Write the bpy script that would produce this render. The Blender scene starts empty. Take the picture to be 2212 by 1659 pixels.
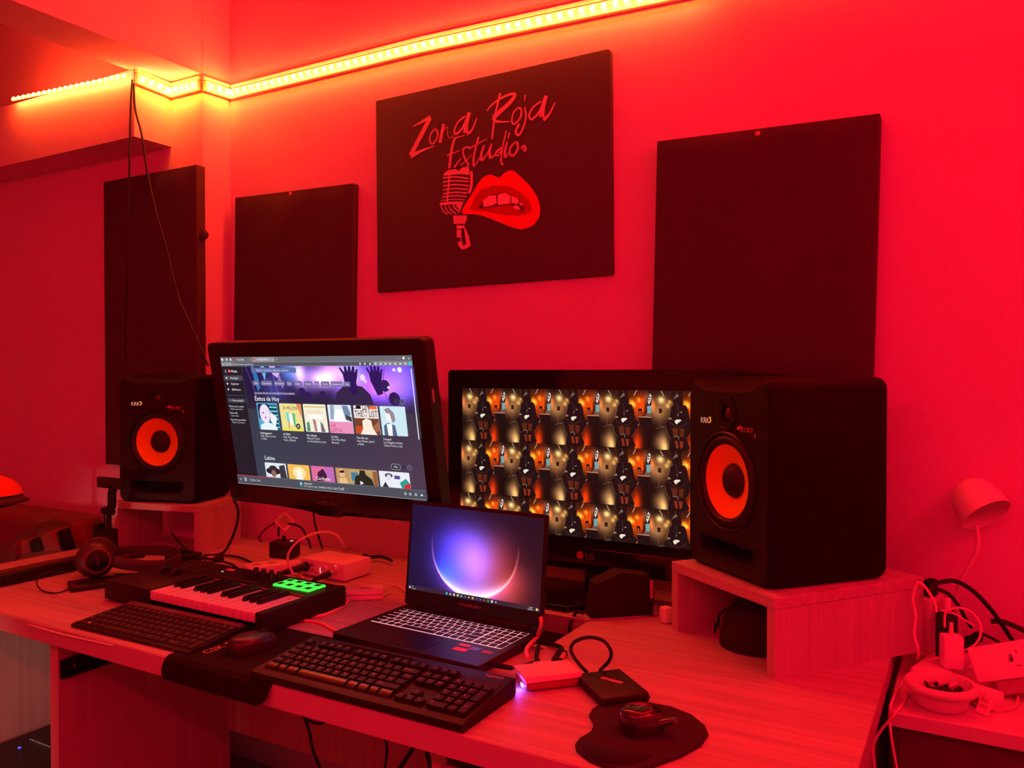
import bpy, bmesh, math, random
from mathutils import Matrix, Vector, Euler
random.seed(7)
S = bpy.context.scene
COL = S.collection
R = math.radians

# ---------------------------------------------------------------- camera, world, lights, exposure
cam = bpy.data.cameras.new('camera'); cam.sensor_width = 36; cam.lens = 28.48
cam.clip_start = 0.02; cam.clip_end = 50
cob = bpy.data.objects.new('camera', cam); COL.objects.link(cob)
cob.location = (0, -1.905, 1.295); cob.rotation_euler = (R(90 - 0.802), 0, R(29.72))
S.camera = cob
w = bpy.data.worlds.new('world'); S.world = w; w.use_nodes = True
w.node_tree.nodes['Background'].inputs[0].default_value = (0.02, 0.0, 0.001, 1)
w.node_tree.nodes['Background'].inputs[1].default_value = 0.2
vs = S.view_settings
vs.view_transform = 'Standard'; vs.look = 'None'; vs.gamma = 1; vs.exposure = 0; vs.use_curve_mapping = False
S.display_settings.display_device = 'sRGB'
LED_LEFT, LED_BACK = (150.0, 2.6, 0.12), (190.0, 0.9, 0.09)       # the strip's own light, corner run and back-wall run
def area(name, loc, rot, sx, sy, col, power, spread=math.pi):
    l = bpy.data.lights.new(name, 'AREA'); l.shape = 'RECTANGLE'; l.size = sx; l.size_y = sy
    l.color = col; l.energy = power; l.spread = spread
    o = bpy.data.objects.new(name, l); COL.objects.link(o); o.location = loc; o.rotation_euler = rot
    return o
PINK = (1.0, 0.0002, 0.036)
# unseen pink fills added right and behind the camera to redden the walls
area('fill_light_right', (1.12, -1.25, 2.2), (0, R(60), 0), 0.05, 2.4, PINK, 22)
area('fill_light_rear', (-.5, -2.68, 2.2), (R(60), 0, 0), 2.9, 0.05, PINK, 26)
# low warm light added for the desk's left side panel; its source is unseen
area('low_warm_fill', (-1.92, -2.6, 0.42), (R(90), 0, R(10)), 0.12, 0.3, (1.0, 0.42, 0.3), .9, R(30))

# ---------------------------------------------------------------- helpers
def lin(c):
    c = c / 255.0
    return c / 12.92 if c <= 0.04045 else ((c + 0.055) / 1.055) ** 2.4
def srgb(*c): return tuple(lin(v) for v in c)
MATS = {}
def mat(name, col, rough=0.5, metal=0.0, spec=0.5, emit=None, noise=None, bump=None, coat=0.0):
    if name in MATS: return MATS[name]
    m = bpy.data.materials.new(name); m.use_nodes = True; nt = m.node_tree; b = nt.nodes['Principled BSDF']
    b.inputs['Base Color'].default_value = (*col, 1); b.inputs['Roughness'].default_value = rough
    b.inputs['Metallic'].default_value = metal; b.inputs['Specular IOR Level'].default_value = spec
    b.inputs['Coat Weight'].default_value = coat
    if emit:
        b.inputs['Emission Color'].default_value = (*emit[:3], 1); b.inputs['Emission Strength'].default_value = emit[3]
    if noise:   # (scale vector, amount, detail)
        tc = nt.nodes.new('ShaderNodeTexCoord'); mp = nt.nodes.new('ShaderNodeMapping'); nz = nt.nodes.new('ShaderNodeTexNoise')
        mp.inputs['Scale'].default_value = noise[0]; nz.inputs['Scale'].default_value = 1; nz.inputs['Detail'].default_value = 6
        nz.inputs['Roughness'].default_value = 0.62
        rp = nt.nodes.new('ShaderNodeValToRGB'); a = noise[1]
        rp.color_ramp.elements[0].position = 0.3; rp.color_ramp.elements[1].position = 0.72
        rp.color_ramp.elements[0].color = (*[c * (1 - a) for c in col], 1); rp.color_ramp.elements[1].color = (*[min(1, c * (1 + a * .6)) for c in col], 1)
        L = nt.links.new
        L(tc.outputs['Object'], mp.inputs[0]); L(mp.outputs[0], nz.inputs['Vector']); L(nz.outputs[0], rp.inputs[0]); L(rp.outputs[0], b.inputs['Base Color'])
        if bump:
            bp = nt.nodes.new('ShaderNodeBump'); bp.inputs['Strength'].default_value = bump; bp.inputs['Distance'].default_value = 0.002
            L(nz.outputs[0], bp.inputs['Height']); L(bp.outputs[0], b.inputs['Normal'])
    elif bump:
        tc = nt.nodes.new('ShaderNodeTexCoord'); nz = nt.nodes.new('ShaderNodeTexNoise'); nz.inputs['Scale'].default_value = 60; nz.inputs['Detail'].default_value = 4
        bp = nt.nodes.new('ShaderNodeBump'); bp.inputs['Strength'].default_value = bump; bp.inputs['Distance'].default_value = 0.003
        nt.links.new(tc.outputs['Object'], nz.inputs['Vector']); nt.links.new(nz.outputs[0], bp.inputs['Height']); nt.links.new(bp.outputs[0], b.inputs['Normal'])
    MATS[name] = m
    return m
def wood(name, grain, col=(0.56, 0.52, 0.49), amt=0.3):
    return mat(name, col, 0.5, noise=(grain, amt), bump=0.12, spec=0.35)
def led_mat(name, rgb):
    m = bpy.data.materials.new(name); m.use_nodes = True; nt = m.node_tree
    b = nt.nodes['Principled BSDF']; b.inputs['Base Color'].default_value = (0.8, 0.7, 0.5, 1)
    k = max(rgb); b.inputs['Emission Color'].default_value = (*[c / k for c in rgb], 1); b.inputs['Emission Strength'].default_value = k
    return m
def attr_mat(name, emit):
    m = bpy.data.materials.new(name); m.use_nodes = True; nt = m.node_tree; b = nt.nodes['Principled BSDF']
    a = nt.nodes.new('ShaderNodeVertexColor'); a.layer_name = 'Col'
    if emit:
        b.inputs['Base Color'].default_value = (0.004, 0.004, 0.005, 1); b.inputs['Roughness'].default_value = 0.45; b.inputs['Specular IOR Level'].default_value = 0.15
        nt.links.new(a.outputs[0], b.inputs['Emission Color']); b.inputs['Emission Strength'].default_value = emit
    else:
        nt.links.new(a.outputs[0], b.inputs['Base Color']); b.inputs['Roughness'].default_value = 0.6; b.inputs['Specular IOR Level'].default_value = 0.25
    return m
SCREEN = attr_mat('lit_screen', 1.0); PRINT = attr_mat('flat_print', 0)

def text_geo(s, size, align='LEFT'):
    cu = bpy.data.curves.new('t', 'FONT'); cu.body = s; cu.size = size; cu.align_x = align; cu.resolution_u = 2
    ob = bpy.data.objects.new('t', cu); me = bpy.data.meshes.new_from_object(ob)
    v = [tuple(x.co) for x in me.vertices]; f = [tuple(p.vertices) for p in me.polygons]
    bpy.data.objects.remove(ob); bpy.data.meshes.remove(me); bpy.data.curves.remove(cu)
    return v, f

class M:
    """collects shapes into one mesh"""
    def __init__(s, T=None): s.v = []; s.f = []; s.T = T or Matrix()
    def add(s, v, f, T=None):
        T = s.T @ T if T else s.T; n = len(s.v)
        s.v += [tuple(T @ Vector(p)) for p in v]; s.f += [tuple(i + n for i in q) for q in f]; return s
    def bm(s, b, T=None):
        b.verts.index_update(); s.add([x.co[:] for x in b.verts], [[x.index for x in q.verts] for q in b.faces], T); b.free(); return s
    def box(s, x0, x1, y0, y1, z0, z1, r=0, seg=2, T=None):
        b = bmesh.new(); bmesh.ops.create_cube(b, size=1)
        for q in b.verts: q.co = Vector(((x0 + x1) / 2 + q.co.x * (x1 - x0), (y0 + y1) / 2 + q.co.y * (y1 - y0), (z0 + z1) / 2 + q.co.z * (z1 - z0)))
        if r > 0: bmesh.ops.bevel(b, geom=b.edges[:], offset=r, segments=seg, affect='EDGES', profile=0.5)
        return s.bm(b, T)
    def slab(s, poly, z0, z1, r=0, seg=2, T=None):
        b = bmesh.new(); a = [b.verts.new((x, y, z0)) for x, y in poly]; c = [b.verts.new((x, y, z1)) for x, y in poly]; n = len(poly)
        b.faces.new(a[::-1]); top = b.faces.new(c)
        for i in range(n): b.faces.new((a[i], a[(i + 1) % n], c[(i + 1) % n], c[i]))
        if r > 0: bmesh.ops.bevel(b, geom=list(top.edges), offset=r, segments=seg, affect='EDGES', profile=0.5)
        bmesh.ops.recalc_face_normals(b, faces=b.faces[:])
        return s.bm(b, T)
    def lathe(s, prof, n=32, T=None, close=False):
        v = []; f = []; m = len(prof)
        for i in range(n):
            a = 2 * math.pi * i / n
            v += [(r * math.cos(a), r * math.sin(a), z) for r, z in prof]
        for i in range(n):
            j = (i + 1) % n
            for k in range(m - 1): f.append((i * m + k, j * m + k, j * m + k + 1, i * m + k + 1))
        if close == 'caps':
            f.append(tuple(i * m for i in range(n))[::-1]); f.append(tuple(i * m + m - 1 for i in range(n)))
        return s.add(v, f, T)
    def cyl(s, p0, p1, r0, r1=None, n=16):
        p0 = Vector(p0); p1 = Vector(p1); d = p1 - p0; q = d.to_track_quat('Z', 'Y').to_matrix().to_4x4()
        return s.lathe([(r0, 0), (r0 if r1 is None else r1, d.length)], n, Matrix.Translation(p0) @ q, 'caps')
    def tube(s, pts, r, n=8, sub=6, closed=False, flat=1.0):
        P = [Vector(p) for p in pts]; Q = []; m = len(P)
        if sub > 1 and m > 2:
            rng = range(m if closed else m - 1)
            for i in rng:
                if closed: a, b, c, d = P[i - 1], P[i], P[(i + 1) % m], P[(i + 2) % m]
                else: a, b, c, d = P[max(i - 1, 0)], P[i], P[i + 1], P[min(i + 2, m - 1)]
                for k in range(sub):
                    t = k / sub
                    Q.append(0.5 * ((2 * b) + (c - a) * t + (2 * a - 5 * b + 4 * c - d) * t * t + (3 * b - a - 3 * c + d) * t ** 3))
            if not closed: Q.append(P[-1])
        else: Q = P
        v = []; f = []; N = len(Q); up = None
        for i, q in enumerate(Q):
            d = (Q[(i + 1) % N] - Q[i - 1]) if closed else (Q[min(i + 1, N - 1)] - Q[max(i - 1, 0)])
            d = d.normalized() if d.length > 1e-9 else Vector((1, 0, 0))
            if up is None: up = Vector((0, 0, 1)) if abs(d.z) < 0.9 else Vector((1, 0, 0))
            x = d.cross(up)
            if x.length < 1e-6: x = d.orthogonal()
            x.normalize(); y = x.cross(d).normalized(); up = y
            rr = r(i / (N - 1)) if callable(r) else r
            v += [tuple(q + x * (rr * math.cos(2 * math.pi * k / n)) + y * (rr * flat * math.sin(2 * math.pi * k / n))) for k in range(n)]
        for i in range(N if closed else N - 1):
            j = (i + 1) % N
            for k in range(n): f.append((i * n + k, i * n + (k + 1) % n, j * n + (k + 1) % n, j * n + k))
        if not closed: f.append(tuple(range(n))[::-1]); f.append(tuple((N - 1) * n + k for k in range(n)))
        return s.add(v, f)
    def text(s, t, size, T, align='LEFT'):
        v, f = text_geo(t, size, align); return s.add(v, f, T)
    def mesh(s, name, smooth=0.6):
        me = bpy.data.meshes.new(name); me.from_pydata(s.v, [], s.f)
        b = bmesh.new(); b.from_mesh(me); bmesh.ops.recalc_face_normals(b, faces=b.faces[:]) if smooth is not None else None; b.to_mesh(me); b.free()
        if smooth:
            me.polygons.foreach_set('use_smooth', [True] * len(me.polygons)); me.set_sharp_from_angle(angle=smooth)
        me.update(); return me
    def build(s, name, material, parent=None, smooth=0.6, label=None):
        me = s.mesh(name, smooth); me.materials.append(material)
        return link(name, me, parent, label)
def link(name, me, parent=None, label=None):
    o = bpy.data.objects.new(name, me); COL.objects.link(o)
    if parent: o.parent = parent
    if label: o['label'] = label
    return o
def tag(o, label, cat, group=None, kind=None):
    if label: o['label'] = label
    if cat: o['category'] = cat
    if group: o['group'] = group
    if kind: o['kind'] = kind
    return o
def thing(name, loc, label, cat, rz=0, group=None, mtx=None):
    o = bpy.data.objects.new(name, None); COL.objects.link(o); o.empty_display_size = 0.05
    if mtx: o.matrix_world = mtx
    else: o.location = loc; o.rotation_euler = (0, 0, rz)
    return tag(o, label, cat, group)
def structure(name, mb, m, label=None):
    o = mb.build(name, m, smooth=0.5); o['kind'] = 'structure'
    if label: o['label'] = label
    return o
def TR(x, y, z): return Matrix.Translation((x, y, z))
def RX(a): return Matrix.Rotation(a, 4, 'X')
def RY(a): return Matrix.Rotation(a, 4, 'Y')
def RZ(a): return Matrix.Rotation(a, 4, 'Z')

def marks(T, w, h, n):
    # a row of little bars where the photograph shows small print too fine to read
    m = M(T)
    for i in range(n): m.add([(w * i / n, 0, 0), (w * (i + .6) / n, 0, 0), (w * (i + .6) / n, h, 0), (w * i / n, h, 0)], [(0, 1, 2, 3)])
    return m
class Pic:
    """flat picture in pixel units W x H (y down) on a local x-z plane that faces -y, from layered coloured polygons"""
    def __init__(s, W, H, w, h, x0, z1, y=0.0, clip=None):
        s.W, s.H, s.kx, s.kz, s.x0, s.z1, s.y = W, H, w / W, h / H, x0, z1, y
        s.v = []; s.f = []; s.c = []; s.layer = 0; s.clip = clip or (0, 0, W, H); s.ox = s.oy = 0; s.sc = (1, 1)
    def pt(s, x, y): return (s.x0 + x * s.kx, s.y - 0.00002 * s.layer, s.z1 - y * s.kz)
    def up(s): s.layer += 1
    def _clip(s, P):
        X0, Y0, X1, Y1 = s.clip
        for ax, lim, sg in ((0, X0, 1), (0, X1, -1), (1, Y0, 1), (1, Y1, -1)):
            out = []
            for i in range(len(P)):
                a, b = P[i - 1], P[i]; da, db = sg * (a[ax] - lim), sg * (b[ax] - lim)
                if (da >= 0) != (db >= 0):
                    t = da / (da - db); out.append((a[0] + (b[0] - a[0]) * t, a[1] + (b[1] - a[1]) * t))
                if db >= 0: out.append(b)
            P = out
            if not P: return P
        return P
    def map(s, P): return [(s.ox + x * s.sc[0], s.oy + y * s.sc[1]) for x, y in P]
    def poly(s, P, col, up=True):
        P = s._clip(s.map(P))
        if len(P) < 3: return
        if up: s.layer += 1
        n = len(s.v); s.v += [s.pt(*p) for p in P]; s.f.append(tuple(range(n, n + len(P)))); s.c.append([srgb(*col)] * len(P))
    def rect(s, x0, y0, x1, y1, col, up=True): s.poly([(x0, y0), (x0, y1), (x1, y1), (x1, y0)], col, up)
    def rrect(s, x0, y0, x1, y1, r, col):
        P = []
        for cx, cy, a0 in ((x1 - r, y0 + r, -90), (x1 - r, y1 - r, 0), (x0 + r, y1 - r, 90), (x0 + r, y0 + r, 180)):
            P += [(cx + r * math.cos(R(a0 + k * 30)), cy + r * math.sin(R(a0 + k * 30))) for k in range(4)]
        s.poly(P, col)
    def disc(s, x, y, r, col, ry=None, n=20): s.poly([(x + r * math.cos(2 * math.pi * k / n), y + (ry or r) * math.sin(2 * math.pi * k / n)) for k in range(n)], col)
    def stroke(s, P, w, col):
        s.layer += 1
        Q = []
        m = len(P)
        for i in range(m - 1):
            a, b, c, d = [Vector(P[max(0, min(m - 1, j))]) for j in (i - 1, i, i + 1, i + 2)]
            for k in range(4):
                t = k / 4; Q.append(0.5 * (2 * b + (c - a) * t + (2 * a - 5 * b + 4 * c - d) * t * t + (3 * b - a - 3 * c + d) * t ** 3))
        Q.append(Vector(P[-1])); N = len(Q); A = []; B = []
        for i, q in enumerate(Q):
            d = (Q[min(i + 1, N - 1)] - Q[max(i - 1, 0)]); d = d.normalized() if d.length else Vector((1, 0))
            ww = (w(i / (N - 1)) if callable(w) else w) / 2
            A.append((q.x - d.y * ww, q.y + d.x * ww)); B.append((q.x + d.y * ww, q.y - d.x * ww))
        for i in range(N - 1): s.poly([A[i], B[i], B[i + 1], A[i + 1]], col, False)
    def grid(s, x0, y0, x1, y1, nx, ny, fn):
        s.layer += 1
        (X0, Y0), (X1, Y1) = s.map([(x0, y0), (x1, y1)]); cx0, cy0, cx1, cy1 = s.clip
        u0 = max(0, (cx0 - X0) / (X1 - X0)); u1 = min(1, (cx1 - X0) / (X1 - X0)); v0 = max(0, (cy0 - Y0) / (Y1 - Y0)); v1 = min(1, (cy1 - Y0) / (Y1 - Y0))
        n = len(s.v); C = []
        for j in range(ny + 1):
            for i in range(nx + 1):
                u = u0 + (u1 - u0) * i / nx; v = v0 + (v1 - v0) * j / ny
                s.v.append(s.pt(X0 + (X1 - X0) * u, Y0 + (Y1 - Y0) * v)); C.append(srgb(*[max(0, min(255, t)) for t in fn(u, v)]))
        for j in range(ny):
            for i in range(nx):
                q = (n + j * (nx + 1) + i, n + (j + 1) * (nx + 1) + i, n + (j + 1) * (nx + 1) + i + 1, n + j * (nx + 1) + i + 1)
                s.f.append(q); s.c.append([C[k - n] for k in q])
    def text(s, t, x, y, size, col, align='LEFT', sx=1.0):
        """y is the baseline, size the cap height times 1.4 in pixels"""
        s.layer += 1
        v, f = text_geo(t, size, align); n = len(s.v); c = srgb(*col)
        s.v += [s.pt(s.ox + (x + a * sx) * s.sc[0], s.oy + (y - b) * s.sc[1]) for a, b, _ in v]
        for q in f: s.f.append(tuple(i + n for i in q)); s.c.append([c] * len(q))
    def build(s, name, m, parent):
        me = bpy.data.meshes.new(name); me.from_pydata(s.v, [], s.f); at = me.color_attributes.new('Col', 'FLOAT_COLOR', 'CORNER')
        flat = []
        for p in me.polygons:
            for c in s.c[p.index]: flat += [c[0], c[1], c[2], 1.0]
        at.data.foreach_set('color', flat); me.materials.append(m); me.update()
        return link(name, me, parent)

# common materials
WALL = mat('painted_wall', (0.74, 0.46, 0.70), 0.85, spec=0.15, noise=((3.2, 3.2, 3.2), 0.035), bump=0.03)
DESK = wood('desk_laminate', (2.6, 75, 75), (.50, .46, .43), .26); DESKV = wood('desk_laminate_upright', (75, 75, 2.2), (.50, .46, .43), .16)
STANDW = wood('stand_laminate', (3.0, 80, 80), (.52, .47, .45), .22); STANDV = wood('stand_laminate_upright', (80, 80, 2.6), (.52, .47, .45), .15)
EDGE = mat('laminate_edge', (0.55, 0.50, 0.48), 0.45, spec=0.35)
BLACK = mat('black_plastic', (0.014, 0.013, 0.013), 0.42, spec=0.4)
GLOSS = mat('gloss_black', (0.010, 0.009, 0.010), 0.12, spec=0.5)
MATTE = mat('matte_black', (0.012, 0.010, 0.010), 0.75, spec=0.25)
RUBBER = mat('cable_rubber', (0.012, 0.011, 0.011), 0.55, spec=0.35)
WHITE = mat('white_plastic', (0.80, 0.76, 0.74), 0.4, spec=0.4)
FABRIC = mat('panel_fabric', (0.075, 0.055, 0.055), 0.95, spec=0.1, bump=0.35)
CHROME = mat('dull_metal', (0.6, 0.58, 0.58), 0.3, metal=1.0)
LETTER = mat('pale_print', (0.62, 0.52, 0.52), 0.5)
# ---------------------------------------------------------------- the room
XC, YL, XB, YB = -2.178, -0.113, -2.331, -0.25     # column corner, left wall plane, boxed-in soffit end and face
structure('floor', M().box(-4.1, 1.3, -2.85, 0.1, -0.1, 0), mat('floor_tile', (0.22, 0.2, 0.19), 0.5))
structure('ceiling', M().box(-4.1, 1.3, -2.85, 0.1, 2.75, 2.85), WALL)
structure('wall_back', M().box(XC - 0.001, 1.3, 0, 0.1, 0, 2.75), WALL)
structure('wall_left', M().box(-4.0, XC, YL, 0.1, 0, 2.75), WALL)
structure('wall_right', M().box(1.2, 1.3, -2.85, 0.0, 0, 2.75), WALL)
structure('wall_front', M().box(-4.0, 1.2, -2.85, -2.75, 0, 2.75), WALL)
structure('wall_far_left', M().box(-4.1, -4.0, -2.75, YL, 0, 2.75), WALL)
structure('trim_1', M().box(-4.0, XB, YB, YL + .001, 2.048, 2.262), WALL, 'boxed-in soffit with the strip along its face')
structure('trim_2', M().box(XB - 0.02, XC, -2.74, YL + .001, 2.262, 2.75), WALL, 'ceiling beam running out from the corner column')

# ---------------------------------------------------------------- led strip
ls = thing('led_strip', (-1.4, 0, 2.24), 'glowing amber LED strip running under the cove round the wall corner', 'light strip')
ls_inv = Matrix.Translation((1.4, 0, -2.24))
TAPE = led_mat('led_tape_glow', LED_LEFT); TAPEB = led_mat('led_tape_glow_back', LED_BACK); DOT = led_mat('led_dot_glow', (260, 40, 9))
COVE = mat('cove_plastic', (0.8, 0.76, 0.7), 0.5)
segs = [  # start, end, outward normal, has cove, visible
    ((-2.165, 0, 2.2375), (-1.38, 0, 2.2390), (0, -1, 0), True), ((-1.38, 0, 2.2390), (-0.55, 0, 2.2170), (0, -1, 0), True), ((-0.55, 0, 2.2170), (1.15, 0, 2.20), (0, -1, 0), False),
    ((XC, -0.008, 2.240), (XC, -0.113, 2.236), (1, 0, 0), True), ((XC - 0.003, YL, 2.236), (-2.322, YL, 2.236), (0, -1, 0), True),
    ((XB, YL - 0.01, 2.238), (XB, YB + 0.002, 2.244), (1, 0, 0), True), ((XB - 0.004, YB, 2.248), (-2.985, YB, 2.280), (0, -1, 0), None)]
n_led = 0
for a, b, nrm, cove in segs:
    a = Vector(a); b = Vector(b); n = Vector(nrm); d = (b - a); L = d.length; d.normalize(); u = Vector((0, 0, 1))
    F = Matrix((( *d, 0), (*u, 0), (*n, 0), (0, 0, 0, 1))).transposed(); F.translation = a + Vector((0, 0, -.009)); F = ls_inv @ F   # local: x along, y up, z out
    m = M(F); prof = [(0.0055 * math.cos(t), 0.0055 * math.sin(t)) for t in [math.pi * k / 6 for k in range(7)]]
    off = 0.017; v = []; K = max(1, int(L / 0.25))
    for i in range(K + 1): v += [(L * i / K, y - 0.002, z + off) for y, z in prof]
    f = [(i * 7 + k, i * 7 + k + 1, (i + 1) * 7 + k + 1, (i + 1) * 7 + k) for i in range(K) for k in range(6)]
    m.add(v, f).build('glow_tape', TAPEB if abs(a.y) < .001 else TAPE, ls)
    # area light added facing the wall to widen this run's amber halo
    la_ = area('halo_fill', (0, 0, 0), (0, 0, 0), L, .012, (1.0, .13, .006) if a.y > -.001 and abs(n.y) > .5 else (1.0, .34, .006), 1.9 * L * (0.25 if cove is False else .4 if cove is None else 1 if abs(n.y) > .5 and a.y > -.001 else 2.1)); la_.location = a + d * (L / 2) + n * .04 + Vector((0, 0, -.016));
    zz = (n + Vector((0, 0, .25))).normalized(); xx = d.copy(); yy = zz.cross(xx)
    la_.rotation_euler = Matrix((xx, yy, zz)).transposed().to_euler()
    if cove:
        M(F).box(0, L, -0.021, 0.013, 0.0005, 0.0145, .002, 1).build('cove_backing', COVE, ls)
        M(F).box(0, L, 0.0165, 0.028, 0.0005, 0.011, 0.002, 1).build('cove_rail', COVE, ls)
    if cove is not False:
        k = max(1, round(L / 0.031))
        for i in range(k):
            x = L * (i + 0.5) / k
            if n_led == 0: dot_me = M().box(-0.0048, 0.0048, -0.0065, 0.0045, 0, 0.0035, 0.0015, 1).mesh('led_bulb'); dot_me.materials.append(DOT)
            o = link('led_bulb', dot_me, ls); o.matrix_local = F @ TR(x, -0.0015, 0.0215); n_led += 1

# ---------------------------------------------------------------- wall panels and poster
def bow_panel(w, h, d, amp=0.004, nx=16, nz=24, seed=1):
    """cloth-wrapped slab with soft folds in its face: local x centred, z from 0, back at y=0, face at y=-d"""
    rnd = random.Random(seed); fs = [(rnd.uniform(2, 6), rnd.uniform(-5, 5), rnd.uniform(0, 6)) for _ in range(5)]
    v = []; f = []
    for j in range(nz + 1):
        for i in range(nx + 1):
            x = -w / 2 + w * i / nx; z = h * j / nz; e = min(i, nx - i, 2) / 2 * min(j, nz - j, 2) / 2
            y = -d + (0 if e else 0.006) - e * amp * sum(math.sin(a * x * 5 + b * z * 4 + c) for a, b, c in fs) / 4
            v.append((x, y, z))
    W = nx + 1
    for j in range(nz):
        for i in range(nx): f.append((j * W + i, j * W + i + 1, (j + 1) * W + i + 1, (j + 1) * W + i))
    rim = [i for i in range(W)] + [j * W + nx for j in range(1, nz + 1)] + [nz * W + i for i in range(nx - 1, -1, -1)] + [j * W for j in range(nz - 1, 0, -1)]
    n = len(v); v += [(v[i][0], 0, v[i][2]) for i in rim]; K = len(rim)
    for k in range(K): f.append((rim[k], n + k, n + (k + 1) % K, rim[(k + 1) % K]))
    f.append(tuple(range(n, n + K)))
    return M().add(v, f)
def pin(parent, x, z, y):
    M().lathe([(0.0, 0.004), (0.004, 0.0035), (0.006, 0.001), (0.006, 0)], 12, TR(x, y, z) @ RX(R(90))).build('pin', mat('pin_red', (0.55, 0.2, 0.2), 0.4), parent)
p = thing('acoustic_panel', (-0.431, 0, 1.293), 'large square dark fabric acoustic panel on the wall behind the right speaker', 'acoustic panel', group='acoustic panels'); p.rotation_euler = (0, R(1.2), 0)
bow_panel(0.487, 0.55, 0.049, 0.0035, seed=3).build('fabric_cover', FABRIC, p, 1.0); pin(p, -0.005, 0.536, -0.053)
p = thing('acoustic_panel', (-1.891, 0, 1.10), 'smaller dark fabric acoustic panel between the column and the poster', 'acoustic panel', group='acoustic panels'); p.rotation_euler = (0, R(1.2), 0)
bow_panel(0.506, 0.768, 0.03, 0.004, seed=8).build('fabric_cover', FABRIC, p, 1.0); pin(p, 0.005, 0.757, -0.033)
p = thing('acoustic_panel', (-2.406, YL, 0.975), 'tall dark fabric acoustic panel on the corner column behind the left speaker', 'acoustic panel', group='acoustic panels')
bow_panel(0.478, 0.985, 0.04, 0.002, seed=5).build('fabric_cover', FABRIC, p, 1.0)
M().lathe([(0, 0.012), (0.014, 0.008), (0.017, -0.002), (0.012, -0.012), (0, -0.014)], 14, TR(0.243, -0.012, 0.765) @ RX(R(80))).build('fabric_knot', FABRIC, p)
m = M(); sv = [(0.236, -0.03, 0.40), (0.236, -0.002, 0.60), (0.25, -0.012, 0.52), (0.262, -0.02, 0.42), (0.258, -0.02, 0.3), (0.236, -0.02, 0.22), (0.236, -0.002, 0.22)]
m.add(sv, [(0, 2, 1), (0, 3, 2), (0, 4, 3), (0, 5, 4), (1, 2, 3), (1, 3, 4, 6), (4, 5, 6)]).build('loose_flap', FABRIC, p)

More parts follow.
